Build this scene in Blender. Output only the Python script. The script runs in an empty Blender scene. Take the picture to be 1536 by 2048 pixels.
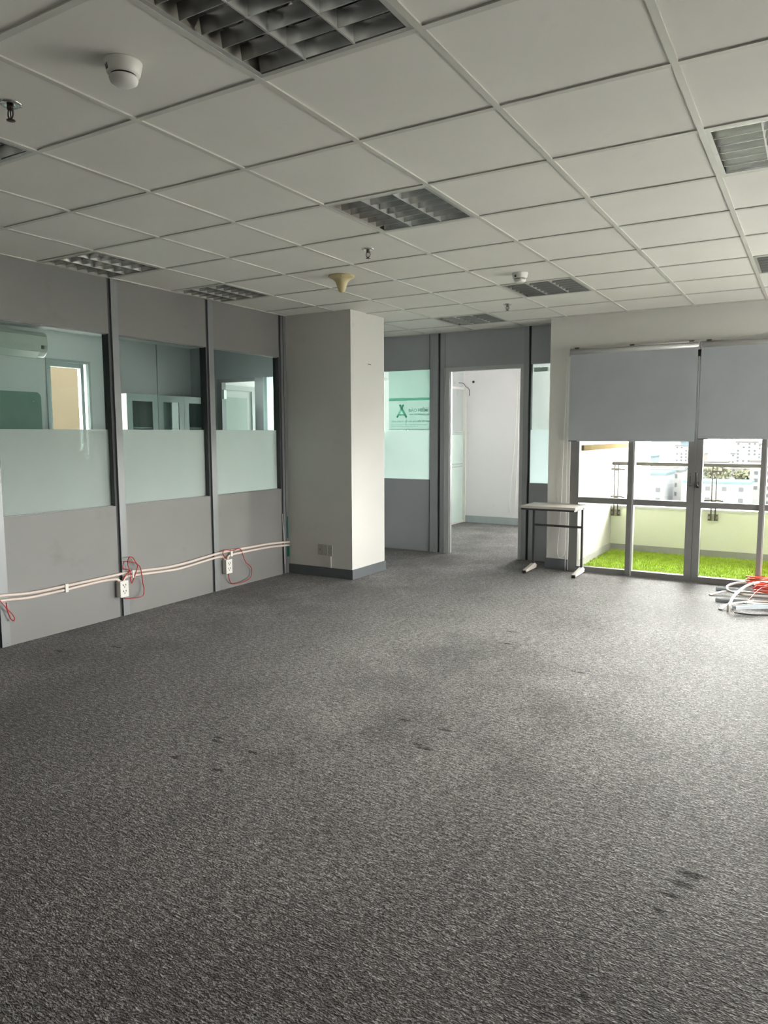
import bpy, math, random
from mathutils import Vector, Matrix

random.seed(7)
sc = bpy.context.scene
col = sc.collection

# ------------------------------------------------------------------ camera
cam_d = bpy.data.cameras.new('camera')
cam = bpy.data.objects.new('camera', cam_d)
col.objects.link(cam)
R_ = Vector((0.859, 0.5113, -0.0029)).normalized()
F_ = Vector((-0.5085, 0.8541, -0.1068)).normalized()
U_ = R_.cross(F_).normalized()
R_ = F_.cross(U_).normalized()
M_ = Matrix((R_, U_, -F_)).transposed().to_4x4()
M_.translation = Vector((3.4587, -1.9928, 1.4267))
cam.matrix_world = M_
cam_d.sensor_fit = 'AUTO'
cam_d.sensor_width = 36.0
cam_d.lens = 1457.0 / 2048.0 * 36.0
cam_d.clip_start = 0.05
cam_d.clip_end = 5000
sc.camera = cam

# ------------------------------------------------------------------ world: bright overcast sky
SKY = 9.0
w = bpy.data.worlds.new('overcast_sky')
sc.world = w
w.use_nodes = True
bg = w.node_tree.nodes['Background']
bg.inputs[0].default_value = (1.0, 0.965, 0.925, 1)
bg.inputs[1].default_value = SKY

# portals only guide the sky light through the window openings
def portal(name, loc, sx, sy, direction):
    l = bpy.data.lights.new(name, 'AREA')
    l.shape = 'RECTANGLE'
    l.size, l.size_y = sx, sy
    l.cycles.is_portal = True
    o = bpy.data.objects.new(name, l)
    o.location = loc
    o.rotation_euler = Vector(direction).to_track_quat('-Z', 'Y').to_euler()
    col.objects.link(o)
portal('portal_doors', (2.45, 5.60, 1.15), 2.4, 2.2, (0, -1, 0))
portal('portal_large_window', (5.8, 5.60, 1.15), 2.2, 2.2, (0, -1, 0))
portal('portal_side_window', (7.16, 4.0, 1.16), 2.4, 2.1, (-1, 0, 0))
portal('portal_office', (.66, 8.95, 1.58), .92, 1.25, (0, -1, 0))
portal('portal_back_room', (-3.53, 8.95, 1.28), 1.05, 2.25, (0, -1, 0))

sc.view_settings.view_transform = 'Standard'
sc.view_settings.look = 'None'
sc.view_settings.gamma = 1.0
sc.view_settings.use_curve_mapping = False
sc.view_settings.exposure = 2.5
sc.cycles.use_denoising = True
sc.cycles.max_bounces = 8
sc.cycles.diffuse_bounces = 5
sc.cycles.glossy_bounces = 3
sc.cycles.transmission_bounces = 4
sc.cycles.transparent_max_bounces = 16
sc.cycles.caustics_reflective = False
sc.cycles.caustics_refractive = False
sc.cycles.use_adaptive_sampling = False
sc.cycles.adaptive_threshold = 0.03
sc.cycles.adaptive_min_samples = 36
sc.cycles.sample_clamp_indirect = 12.0

H = 2.6          # ceiling height
XL = -1.2        # face of the glazed partition
YP = 5.83        # face of the partition with the doorway
YW = 5.45        # face of the window wall

# ------------------------------------------------------------------ materials
def mat(name, color, rough=0.6, metal=0.0, var=0.06, vscale=8.0, bump=0.0, bscale=60.0,
        spec=0.5, sheen=0.0, stretch=None, dirt=None, trans=0.0):
    m = bpy.data.materials.new(name)
    m.use_nodes = True
    nt = m.node_tree
    N, L = nt.nodes, nt.links
    b = N['Principled BSDF']
    b.inputs['Roughness'].default_value = rough
    b.inputs['Metallic'].default_value = metal
    b.inputs['Specular IOR Level'].default_value = spec
    if sheen:
        b.inputs['Sheen Weight'].default_value = sheen
        b.inputs['Sheen Roughness'].default_value = 0.5
    tc = N.new('ShaderNodeTexCoord')
    mp = N.new('ShaderNodeMapping')
    L.new(tc.outputs['Object'], mp.inputs[0])
    if stretch:
        mp.inputs['Scale'].default_value = stretch
    no = N.new('ShaderNodeTexNoise')
    no.inputs['Scale'].default_value = vscale
    no.inputs['Detail'].default_value = 4
    L.new(mp.outputs[0], no.inputs['Vector'])
    cr = N.new('ShaderNodeValToRGB')
    c = Vector(color[:3])
    lo = c * (1 - var)
    hi = c * (1 + var)
    cr.color_ramp.elements[0].position = 0.3
    cr.color_ramp.elements[1].position = 0.7
    cr.color_ramp.elements[0].color = (*lo, 1)
    cr.color_ramp.elements[1].color = (*hi, 1)
    L.new(no.outputs['Fac'], cr.inputs[0])
    out = cr.outputs[0]
    if dirt:
        dcol, dscale, dlo, dhi, amount = dirt
        n2 = N.new('ShaderNodeTexNoise')
        n2.inputs['Scale'].default_value = dscale
        n2.inputs['Detail'].default_value = 5
        n2.inputs['Roughness'].default_value = 0.6
        L.new(tc.outputs['Object'], n2.inputs['Vector'])
        mr = N.new('ShaderNodeMapRange')
        mr.inputs[1].default_value = dlo
        mr.inputs[2].default_value = dhi
        mr.inputs[3].default_value = 0.0
        mr.inputs[4].default_value = amount
        L.new(n2.outputs['Fac'], mr.inputs[0])
        mx = N.new('ShaderNodeMix')
        mx.data_type = 'RGBA'
        mx.inputs['B'].default_value = (*dcol, 1)
        L.new(mr.outputs[0], mx.inputs['Factor'])
        L.new(out, mx.inputs['A'])
        out = mx.outputs['Result']
    L.new(out, b.inputs['Base Color'])
    if bump:
        n3 = N.new('ShaderNodeTexNoise')
        n3.inputs['Scale'].default_value = bscale
        n3.inputs['Detail'].default_value = 3
        L.new(tc.outputs['Object'], n3.inputs['Vector'])
        bp = N.new('ShaderNodeBump')
        bp.inputs['Strength'].default_value = bump
        bp.inputs['Distance'].default_value = 0.01
        L.new(n3.outputs['Fac'], bp.inputs['Height'])
        L.new(bp.outputs[0], b.inputs['Normal'])
    return m

def glass_mat(name, tint, refl=1.0, rough=0.0):
    m = bpy.data.materials.new(name)
    m.use_nodes = True
    nt = m.node_tree
    N, L = nt.nodes, nt.links
    N.remove(N['Principled BSDF'])
    out = N['Material Output']
    tr = N.new('ShaderNodeBsdfTransparent')
    tr.inputs[0].default_value = (*tint, 1)
    gl = N.new('ShaderNodeBsdfGlossy')
    gl.inputs['Roughness'].default_value = rough
    fr = N.new('ShaderNodeFresnel')
    fr.inputs['IOR'].default_value = 1.5
    ge = N.new('ShaderNodeNewGeometry')
    inv = N.new('ShaderNodeMath')
    inv.operation = 'SUBTRACT'
    inv.inputs[0].default_value = 1.0
    L.new(ge.outputs['Backfacing'], inv.inputs[1])
    mu = N.new('ShaderNodeMath')
    mu.operation = 'MULTIPLY'
    L.new(fr.outputs[0], mu.inputs[0])
    L.new(inv.outputs[0], mu.inputs[1])
    mu2 = N.new('ShaderNodeMath')
    mu2.operation = 'MULTIPLY'
    mu2.use_clamp = True
    mu2.inputs[1].default_value = refl
    L.new(mu.outputs[0], mu2.inputs[0])
    mx = N.new('ShaderNodeMixShader')
    L.new(mu2.outputs[0], mx.inputs[0])
    L.new(tr.outputs[0], mx.inputs[1])
    L.new(gl.outputs[0], mx.inputs[2])
    L.new(mx.outputs[0], out.inputs[0])
    return m

def film_mat(name, color, transl=0.7, clear=0.0, vscale=3.0):
    m = bpy.data.materials.new(name)
    m.use_nodes = True
    nt = m.node_tree
    N, L = nt.nodes, nt.links
    N.remove(N['Principled BSDF'])
    out = N['Material Output']
    tc = N.new('ShaderNodeTexCoord')
    no = N.new('ShaderNodeTexNoise')
    no.inputs['Scale'].default_value = vscale
    L.new(tc.outputs['Object'], no.inputs['Vector'])
    cr = N.new('ShaderNodeValToRGB')
    c = Vector(color)
    cr.color_ramp.elements[0].color = (*(c * 0.95), 1)
    cr.color_ramp.elements[1].color = (*(c * 1.03), 1)
    L.new(no.outputs['Fac'], cr.inputs[0])
    t = N.new('ShaderNodeBsdfTranslucent')
    d = N.new('ShaderNodeBsdfDiffuse')
    L.new(cr.outputs[0], t.inputs[0])
    L.new(cr.outputs[0], d.inputs[0])
    mx = N.new('ShaderNodeMixShader')
    mx.inputs[0].default_value = transl
    L.new(d.outputs[0], mx.inputs[1])
    L.new(t.outputs[0], mx.inputs[2])
    tr = N.new('ShaderNodeBsdfTransparent')
    tr.inputs[0].default_value = (*color, 1)
    m2 = N.new('ShaderNodeMixShader')
    m2.inputs[0].default_value = clear
    L.new(mx.outputs[0], m2.inputs[1])
    L.new(tr.outputs[0], m2.inputs[2])
    L.new(m2.outputs[0], out.inputs[0])
    return m

M = {}
M['tile'] = mat('ceiling_tile_board', (0.80, 0.79, 0.745), 0.85, var=0.02, vscale=2.5, bump=0.05, bscale=220,
                dirt=((0.5, 0.47, 0.42), 3.0, 0.62, 0.8, 0.25))
M['bar'] = mat('ceiling_bar_paint', (0.62, 0.62, 0.57), 0.42, var=0.04, vscale=6)
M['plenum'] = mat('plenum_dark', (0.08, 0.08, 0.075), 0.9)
M['paint'] = mat('white_wall_paint', (0.69, 0.685, 0.655), 0.7, var=0.02, vscale=1.5, bump=0.06, bscale=120,
                 dirt=((0.50, 0.48, 0.44), 4.0, 0.62, 0.82, 0.35))
M['office_paint'] = mat('office_wall_paint', (0.83, 0.80, 0.81), 0.7, var=0.015, vscale=1.5,
                 dirt=((0.55, 0.53, 0.5), 6.0, 0.66, 0.8, 0.35))
M['laminate'] = mat('grey_laminate_panel', (0.215, 0.2115, 0.208), 0.42, var=0.035, vscale=2.0, bump=0.02, bscale=200,
                    dirt=((0.15, 0.14, 0.12), 2.6, 0.62, 0.76, 0.45))
M['laminate_lifted'] = mat('lightened_laminate_panel', (0.41, 0.43, 0.455), 0.42, var=0.03, vscale=2.0,
                    dirt=((0.40, 0.42, 0.45), 3.0, 0.62, 0.80, 0.4))  # same laminate, lifted for its shaded recess, with sky blue put into the colour
M['post'] = mat('grey_aluminium_post', (0.25, 0.258, 0.265), 0.35, metal=0.25, var=0.03, vscale=5)
M['post_cool'] = mat('blue_grey_aluminium_post', (0.37, 0.39, 0.41), 0.35, metal=0.2, var=0.03, vscale=5)
M['door_alu'] = mat('light_aluminium_door_frame', (0.52, 0.54, 0.55), 0.4, metal=0.1, var=0.03)
M['groove'] = mat('dark_gasket', (0.055, 0.06, 0.065), 0.6)
M['alu'] = mat('brushed_aluminium_frame', (0.60, 0.61, 0.61), 0.32, metal=0.7, var=0.04, vscale=14, stretch=(1, 1, 0.1))
M['doorframe'] = mat('grey_door_frame_profile', (0.19, 0.19, 0.186), 0.45, metal=0.15, var=0.05, vscale=8)
M['base'] = mat('grey_baseboard_paint', (0.125, 0.14, 0.152), 0.45, var=0.04, vscale=6)
M['base_light'] = mat('light_grey_skirting', (0.42, 0.46, 0.47), 0.45, var=0.04, vscale=6)
M['glass_pale'] = glass_mat('pale_tinted_pane', (0.93, 0.975, 0.965), 1.2)
M['glass_green'] = glass_mat('green_tinted_pane', (0.88, 0.955, 0.935), 0.8)
M['glass_dull'] = glass_mat('dull_cabinet_pane', (0.80, 0.86, 0.85), 0.25)
M['glass_clear'] = glass_mat('clear_window_pane', (0.97, 0.985, 0.98), 1.0)
M['frost'] = film_mat('frosted_film', (0.86, 0.95, 0.925), 0.52, 0.03)
M['frost_mint'] = film_mat('mint_frosted_film', (0.84, 0.95, 0.92), 0.42, 0.03)
M['frost_dim'] = film_mat('dense_frosted_film', (0.60, 0.70, 0.655), 0.45, 0.02)
M['frost_cool'] = film_mat('bluish_frosted_film', (0.80, 0.86, 0.89), 0.50, 0.03)
M['sticker'] = film_mat('mint_sticker_film', (0.60, 0.77, 0.71), 0.55, 0.35)
M['sticker_band'] = film_mat('green_print', (0.28, 0.62, 0.50), 0.6, 0.1)
M['sticker_text'] = film_mat('dark_green_print', (0.22, 0.42, 0.37), 0.6, 0.1)
M['blind'] = mat('grey_blind_fabric', (0.42, 0.45, 0.485), 0.8, var=0.03, vscale=4, bump=0.08, bscale=500)
M['blind_rail'] = mat('light_blind_rail', (0.62, 0.62, 0.62), 0.4, metal=0.3, var=0.03)
M['white_plastic'] = mat('white_plastic', (0.80, 0.79, 0.75), 0.35, var=0.02)
M['ivory_plastic'] = mat('ivory_plastic', (0.62, 0.53, 0.29), 0.35, var=0.04)
M['grey_plastic'] = mat('grey_switch_plastic', (0.44, 0.44, 0.41), 0.4, var=0.03)
M['pinkpipe'] = mat('pinkish_white_conduit', (0.74, 0.63, 0.57), 0.4, var=0.03, vscale=15)
M['red'] = mat('red_cable_sheath', (0.46, 0.03, 0.03), 0.4, var=0.1)
M['redbright'] = mat('orange_red_cable_sheath', (0.75, 0.09, 0.045), 0.4, var=0.1)
M['black'] = mat('black_plastic', (0.02, 0.02, 0.02), 0.45)
M['darkmetal'] = mat('dark_bronze_metal', (0.10, 0.085, 0.07), 0.35, metal=0.7, var=0.1)
M['chrome'] = mat('polished_chrome', (0.75, 0.75, 0.74), 0.12, metal=1.0, var=0.02)
M['louver'] = mat('satin_louver_aluminium', (0.48, 0.485, 0.48), 0.25, metal=0.9, var=0.04, vscale=10)
M['lampframe'] = mat('lamp_frame_aluminium', (0.50, 0.50, 0.48), 0.42, metal=0.5, var=0.03)
M['reflector'] = mat('mirror_reflector_aluminium', (0.78, 0.78, 0.75), 0.13, metal=1.0, var=0.03)
M['housing'] = mat('lamp_housing_enamel', (0.38, 0.36, 0.31), 0.5, var=0.05)
M['tube'] = mat('unlit_tube_glass', (0.78, 0.79, 0.80), 0.12, var=0.01)
M['tabletop'] = mat('pale_wood_laminate', (0.56, 0.53, 0.48), 0.4, var=0.05, vscale=6, stretch=(1, 8, 1))
M['tableframe'] = mat('dark_steel_frame', (0.06, 0.06, 0.06), 0.45, metal=0.3)
M['tablefoot'] = mat('beige_foot_steel', (0.58, 0.54, 0.49), 0.4, var=0.03)
M['green_tape'] = mat('green_tape', (0.0, 0.10, 0.07), 0.35, var=0.2, vscale=40)
M['trunk_grey'] = mat('grey_trunking', (0.34, 0.38, 0.40), 0.3, metal=0.3, var=0.05)
M['trunk_beige'] = mat('beige_trunking', (0.42, 0.355, 0.275), 0.5, var=0.06)
M['whitepipe'] = mat('white_flexible_conduit', (0.62, 0.57, 0.54), 0.4, var=0.03)
M['balcony'] = mat('cream_balcony_render', (0.74, 0.735, 0.63), 0.9, spec=0.0, var=0.03, vscale=2, bump=0.1, bscale=60,
                   dirt=((0.62, 0.615, 0.52), 2.2, 0.55, 0.8, 0.5))
M['balcony_skirt'] = mat('grey_balcony_skirting', (0.33, 0.32, 0.30), 0.8, var=0.1, vscale=6)
M['side_render'] = mat('pale_side_wall_render', (0.50, 0.485, 0.45), 0.9, spec=0.0, var=0.03, vscale=2, bump=0.1, bscale=60)
M['balcony_top'] = mat('white_coping', (0.60, 0.60, 0.57), 0.8, var=0.03)
M['turf_base'] = mat('turf_backing', (0.26, 0.38, 0.018), 0.9, var=0.2, vscale=40)
M['turf'] = mat('artificial_turf_blades', (0.37, 0.50, 0.026), 0.55, var=0.35, vscale=14)
M['steel'] = mat('stainless_rail_steel', (0.15, 0.143, 0.132), 0.5, spec=0.1, metal=0.0, var=0.05)
M['beam'] = mat('ochre_ledge_paint', (0.125, 0.10, 0.055), 0.8, spec=0.0, var=0.05)
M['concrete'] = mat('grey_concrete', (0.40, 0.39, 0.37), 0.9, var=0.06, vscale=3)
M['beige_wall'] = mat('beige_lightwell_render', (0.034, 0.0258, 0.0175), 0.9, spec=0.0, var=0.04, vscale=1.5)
M['board'] = mat('green_glass_board', (0.20, 0.33, 0.27), 0.12, var=0.03)
M['cab'] = mat('pale_grey_cabinet_steel', (0.52, 0.56, 0.56), 0.4, var=0.02)
M['cab_dark'] = mat('cabinet_interior', (0.20, 0.24, 0.24), 0.6)
M['ac'] = mat('air_conditioner_plastic', (0.62, 0.62, 0.57), 0.25, var=0.02)
M['door_grey'] = mat('pale_grey_door_paint', (0.42, 0.44, 0.43), 0.5, var=0.02)
M['door_inset'] = mat('pale_green_door_glass', (0.30, 0.36, 0.33), 0.3, var=0.02)
M['soffit_bounce'] = mat('soffit_bounce_white', (0.80, 0.79, 0.76), 0.9, spec=0.0, var=0.03)  # unseen soffit whitened to bounce light onto the turf
M['plate'] = mat('weathered_base_plate', (0.30, 0.27, 0.24), 0.6, spec=0.1, var=0.2, vscale=40)
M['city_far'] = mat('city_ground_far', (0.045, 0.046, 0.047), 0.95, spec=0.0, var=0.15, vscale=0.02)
M['city_ground'] = mat('city_ground_bounce', (0.40, 0.40, 0.385), 0.95, var=0.12, vscale=0.02)  # unseen near ground, kept pale to bounce daylight up to the ceiling

def carpet():
    m = bpy.data.materials.new('grey_loop_carpet')
    m.use_nodes = True
    nt = m.node_tree
    N, L = nt.nodes, nt.links
    b = N['Principled BSDF']
    b.inputs['Roughness'].default_value = 0.55
    b.inputs['Specular IOR Level'].default_value = 0.75
    b.inputs['Sheen Weight'].default_value = 0.30
    b.inputs['Sheen Roughness'].default_value = 0.35
    tc = N.new('ShaderNodeTexCoord')
    def noise(scale, st, detail=2, rough=0.6):
        mp = N.new('ShaderNodeMapping')
        mp.inputs['Scale'].default_value = st
        L.new(tc.outputs['Object'], mp.inputs[0])
        n = N.new('ShaderNodeTexNoise')
        n.inputs['Scale'].default_value = scale
        n.inputs['Detail'].default_value = detail
        n.inputs['Roughness'].default_value = rough
        L.new(mp.outputs[0], n.inputs['Vector'])
        return n.outputs['Fac']
    def math_(op, a, bb):
        n = N.new('ShaderNodeMath')
        n.operation = op
        for i, v in enumerate((a, bb)):
            if isinstance(v, (int, float)):
                n.inputs[i].default_value = v
            else:
                L.new(v, n.inputs[i])
        return n.outputs[0]
    def maprange(v, a, c, lo, hi):
        n = N.new('ShaderNodeMapRange')
        L.new(v, n.inputs[0])
        for i, x in enumerate((a, c, lo, hi)):
            n.inputs[i + 1].default_value = x
        return n.outputs[0]
    fleck = noise(165, (0.7, 1.2, 1), 1, 0.75)
    grain = noise(80, (0.75, 1.3, 1), 1, 0.7)
    streak = noise(48, (0.45, 1.6, 1), 1, 0.65)
    big = noise(1.6, (1, 1, 1), 4, 0.65)
    f1 = math_('ADD', maprange(fleck, 0.30, 0.70, 0.25, 1.15), maprange(grain, 0.32, 0.68, 0.05, 0.55))
    f2 = maprange(streak, 0.34, 0.66, 0.78, 1.18)
    f3 = maprange(big, 0.3, 0.7, 0.78, 1.16)
    v = math_('MULTIPLY', math_('MULTIPLY', f1, f2), f3)
    # dents left by furniture feet: (x, y, half length, half width)
    dents = [(1.746, 1.083, .035, .011), (1.974, 1.073, .035, .011), (1.987, .839, .04, .012), (1.94, .86, .025, .010),
             (1.102, .415, .03, .010), (1.09, .45, .028, .009), (1.073, .195, .03, .010), (1.34, .411, .03, .010),
             (1.321, .201, .034, .011), (3.017, -.264, .012, .012), (2.30, 2.25, .04, .010), (1.62, 2.9, .04, .012),
             (1.70, 2.6, .04, .012), (-.80, .95, .05, .012), (-.55, 1.2, .05, .010),
             (3.178, .429, .045, .020), (3.155, .36, .040, .016), (3.133, .283, .03, .012), (3.118, .19, .02, .012)]
    sep = N.new('ShaderNodeSeparateXYZ')
    wob = N.new('ShaderNodeVectorMath')
    wob.operation = 'ADD'
    nz = N.new('ShaderNodeTexNoise')
    nz.inputs['Scale'].default_value = 60
    L.new(tc.outputs['Object'], nz.inputs['Vector'])
    sc_ = N.new('ShaderNodeVectorMath')
    sc_.operation = 'MULTIPLY_ADD'
    sc_.inputs[1].default_value = (0.03, 0.03, 0)
    sc_.inputs[2].default_value = (-0.015, -0.015, 0)
    L.new(nz.outputs['Color'], sc_.inputs[0])
    L.new(tc.outputs['Object'], wob.inputs[0])
    L.new(sc_.outputs[0], wob.inputs[1])
    cur = None
    for (x, y, a, c) in dents:
        mp = N.new('ShaderNodeVectorMath')
        mp.operation = 'MULTIPLY_ADD'
        mp.inputs[1].default_value = (1 / a, 1 / c, 0)
        mp.inputs[2].default_value = (-x / a, -y / c, 0)
        L.new(wob.outputs[0], mp.inputs[0])
        ln = N.new('ShaderNodeVectorMath')
        ln.operation = 'LENGTH'
        L.new(mp.outputs[0], ln.inputs[0])
        cur = ln.outputs['Value'] if cur is None else math_('MINIMUM', cur, ln.outputs['Value'])
    dent = maprange(cur, 0.5, 1.3, 0.42, 1.0)
    v = math_('MULTIPLY', v, dent)
    # floor brightness put into the carpet colour as a soft oval mid-room
    bright_patch = N.new('ShaderNodeVectorMath')
    bright_patch.operation = 'MULTIPLY_ADD'
    bright_patch.inputs[1].default_value = (1 / 1.5, 1 / 2.6, 0)
    bright_patch.inputs[2].default_value = (-1.75 / 1.5, -1.7 / 2.6, 0)
    L.new(wob.outputs[0], bright_patch.inputs[0])
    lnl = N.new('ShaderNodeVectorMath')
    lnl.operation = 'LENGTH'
    L.new(bright_patch.outputs[0], lnl.inputs[0])
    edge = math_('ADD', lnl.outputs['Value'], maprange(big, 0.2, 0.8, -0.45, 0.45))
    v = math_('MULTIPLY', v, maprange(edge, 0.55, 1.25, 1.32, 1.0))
    # roll seam running parallel to the window wall
    L.new(wob.outputs[0], sep.inputs[0])
    seam = math_('ABSOLUTE', math_('SUBTRACT', sep.outputs['Y'], 4.93), 0)
    v = math_('MULTIPLY', v, maprange(seam, 0.0, 0.012, 0.8, 1.0))
    cr = N.new('ShaderNodeValToRGB')
    e = cr.color_ramp.elements
    e[0].position, e[0].color = 0.0, (0.012, 0.012, 0.013, 1)
    e[1].position, e[1].color = 1.0, (0.62, 0.597, 0.587, 1)
    mid = e.new(0.45)
    mid.color = (0.138, 0.1325, 0.1305, 1)
    L.new(math_('MULTIPLY', v, 0.45), cr.inputs[0])
    L.new(cr.outputs[0], b.inputs['Base Color'])
    L.new(maprange(v, 0.2, 1.9, 0.0, 0.14), b.inputs['Specular IOR Level'])
    L.new(maprange(v, 0.2, 1.9, 0.0, 0.20), b.inputs['Sheen Weight'])
    bp = N.new('ShaderNodeBump')
    bp.inputs['Strength'].default_value = 0.5
    bp.inputs['Distance'].default_value = 0.006
    hgt = math_('ADD', math_('MULTIPLY', fleck, 0.9), math_('MULTIPLY', streak, 0.7))
    L.new(hgt, bp.inputs['Height'])
    L.new(bp.outputs[0], b.inputs['Normal'])
    return m
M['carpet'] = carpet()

# ------------------------------------------------------------------ geometry helpers
class MB:
    def __init__(s):
        s.v, s.f, s.smooth = [], [], []
    def add(s, verts, faces, smooth=False):
        n = len(s.v)
        s.v += [tuple(p) for p in verts]
        s.f += [tuple(i + n for i in f) for f in faces]
        s.smooth += [smooth] * len(faces)
        return s
    def box(s, x0, x1, y0, y1, z0, z1):
        v = [(x, y, z) for z in (z0, z1) for y in (y0, y1) for x in (x0, x1)]
        return s.add(v, [(0, 2, 3, 1), (4, 5, 7, 6), (0, 1, 5, 4), (2, 6, 7, 3), (0, 4, 6, 2), (1, 3, 7, 5)])
    def quad(s, a, b, c, d):
        return s.add([a, b, c, d], [(0, 1, 2, 3)])
    def lathe(s, c, prof, n=24, axis='Z'):
        v, f = [], []
        for r, h in prof:
            for i in range(n):
                a = 2 * math.pi * i / n
                p = (r * math.cos(a), r * math.sin(a), h)
                if axis == 'X':
                    p = (p[2], p[0], p[1])
                elif axis == 'Y':
                    p = (p[0], p[2], p[1])
                v.append((c[0] + p[0], c[1] + p[1], c[2] + p[2]))
        m = len(prof)
        for j in range(m - 1):
            for i in range(n):
                k = (i + 1) % n
                f.append((j * n + i, j * n + k, (j + 1) * n + k, (j + 1) * n + i))
        f.append(tuple(range(n))[::-1])
        f.append(tuple((m - 1) * n + i for i in range(n)))
        return s.add(v, f, True)
    def cyl(s, a, b, r, n=14):
        return s.tube([a, b], r, n, smoothpath=False)
    def tube(s, pts, r, n=8, smoothpath=True, sub=5):
        P = [Vector(p) for p in pts]
        if smoothpath and len(P) > 2:
            Q = []
            for i in range(len(P) - 1):
                p0, p1, p2, p3 = P[max(i - 1, 0)], P[i], P[i + 1], P[min(i + 2, len(P) - 1)]
                for k in range(sub):
                    t = k / sub
                    Q.append(0.5 * ((2 * p1) + (p2 - p0) * t + (2 * p0 - 5 * p1 + 4 * p2 - p3) * t * t
                                    + (3 * p1 - p0 - 3 * p2 + p3) * t * t * t))
            Q.append(P[-1])
            P = Q
        v, f = [], []
        prev = None
        for i, p in enumerate(P):
            t = (P[min(i + 1, len(P) - 1)] - P[max(i - 1, 0)])
            t = t.normalized() if t.length > 1e-9 else Vector((0, 0, 1))
            if prev is None:
                u = t.orthogonal().normalized()
            else:
                u = (prev - t * prev.dot(t))
                u = u.normalized() if u.length > 1e-6 else t.orthogonal().normalized()
            prev = u
            w_ = t.cross(u)
            for k in range(n):
                a = 2 * math.pi * k / n
                v.append(p + u * (r * math.cos(a)) + w_ * (r * math.sin(a)))
        for j in range(len(P) - 1):
            for k in range(n):
                q = (k + 1) % n
                f.append((j * n + k, j * n + q, (j + 1) * n + q, (j + 1) * n + k))
        f.append(tuple(range(n))[::-1])
        f.append(tuple((len(P) - 1) * n + i for i in range(n)))
        return s.add(v, f, True)
    def prism(s, poly, axis, a, b):
        """poly: 2-D outline extruded from a to b along the axis"""
        n = len(poly)
        def P(p, t):
            return {'X': (t, p[0], p[1]), 'Y': (p[0], t, p[1]), 'Z': (p[0], p[1], t)}[axis]
        v = [P(p, a) for p in poly] + [P(p, b) for p in poly]
        f = [tuple(range(n))[::-1], tuple(range(n, 2 * n))]
        f += [(i, (i + 1) % n, n + (i + 1) % n, n + i) for i in range(n)]
        return s.add(v, f)
    def build(s, name, m, parent=None, bevel=0.0, segs=2, fix=True):
        me = bpy.data.meshes.new(name)
        off = wloc(parent) if parent else Vector((0, 0, 0))
        me.from_pydata([tuple(Vector(p) - off) for p in s.v], [], s.f)
        me.materials.append(m)
        for p, sm in zip(me.polygons, s.smooth):
            p.use_smooth = sm
        if fix:
            import bmesh
            bm = bmesh.new()
            bm.from_mesh(me)
            bmesh.ops.recalc_face_normals(bm, faces=bm.faces)
            if bevel:
                es = [e for e in bm.edges if len(e.link_faces) == 2 and e.calc_face_angle(0) > 0.6]
                bmesh.ops.bevel(bm, geom=es, offset=bevel, segments=segs, affect='EDGES', profile=0.5)
            bm.to_mesh(me)
            bm.free()
        me.update()
        o = bpy.data.objects.new(name, me)
        col.objects.link(o)
        if parent:
            o.parent = parent
        return o

def wloc(o):
    v = Vector((0, 0, 0))
    while o:
        v = v + o.location
        o = o.parent
    return v

def tag(o, label=None, cat=None, group=None, kind=None):
    if label: o['label'] = label
    if cat: o['category'] = cat
    if group: o['group'] = group
    if kind: o['kind'] = kind
    return o

def thing(name, loc, label=None, cat=None, group=None, kind=None):
    o = bpy.data.objects.new(name, None)
    o.empty_display_size = 0.1
    col.objects.link(o)
    o.location = loc
    return tag(o, label, cat, group, kind)

def struct(name, loc=(0, 0, 0), label=None):
    o = thing(name, loc, label, kind='structure')
    return o

def box(name, m, parent, *b, bevel=0.0):
    return MB().box(*b).build(name, m, parent, bevel)

def copy_tree(o, parent=None):
    c = o.copy()
    col.objects.link(c)
    c.parent = parent
    for ch in o.children:
        copy_tree(ch, c)
    return c

# ================================================================== STRUCTURE
# ---- floor
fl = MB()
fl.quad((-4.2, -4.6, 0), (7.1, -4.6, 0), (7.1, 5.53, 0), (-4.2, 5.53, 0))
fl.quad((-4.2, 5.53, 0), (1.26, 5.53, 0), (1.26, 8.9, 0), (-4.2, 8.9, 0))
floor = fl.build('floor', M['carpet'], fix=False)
tag(floor, 'worn grey loop-pile carpet covering the whole office', kind='structure')

# ---- suspended ceiling of the main room: tiles and T-bars are pieces
ceil = struct('ceiling', (0, 0, H), 'suspended ceiling of white square tiles in a metal grid')
LIGHTS = [(3, -1), (0, -1), (-2, 2), (-2, 4), (2, 2), (2, 6), (0, 8), (5, 2), (5, 6)]
A0, A1, B0, B1 = -2, 11, -7, 9
BARH = 0.006
tile_mesh = None
def tile_at(x0, x1, y0, y1):
    global tile_mesh
    full = abs(x1 - x0 - .6) < 1e-6 and abs(y1 - y0 - .6) < 1e-6
    cx, cy = (x0 + x1) / 2, (y0 + y1) / 2
    if full and tile_mesh:
        o = bpy.data.objects.new('ceiling_tile', tile_mesh)
        col.objects.link(o)
        o.parent = ceil
        o.location = (cx, cy, 0)
        o.rotation_euler = (0, 0, random.choice((0, math.pi / 2, math.pi)))
    else:
        hx, hy = (x1 - x0) / 2 - .003, (y1 - y0) / 2 - .003
        me_o = MB().box(-hx, hx, -hy, hy, H, H + .014).build('ceiling_tile', M['tile'], None)
        for v in me_o.data.vertices:
            v.co.z -= H
        me_o.parent = ceil
        me_o.location = (cx, cy, 0)
        if full:
            tile_mesh = me_o.data
for a in range(A0, A1 + 1):
    for b_ in range(B0, B1):
        if (a, b_) in LIGHTS:
            continue
        tile_at(a * .6, (a + 1) * .6 if a < A1 else 7.0, b_ * .6, (b_ + 1) * .6)
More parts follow.
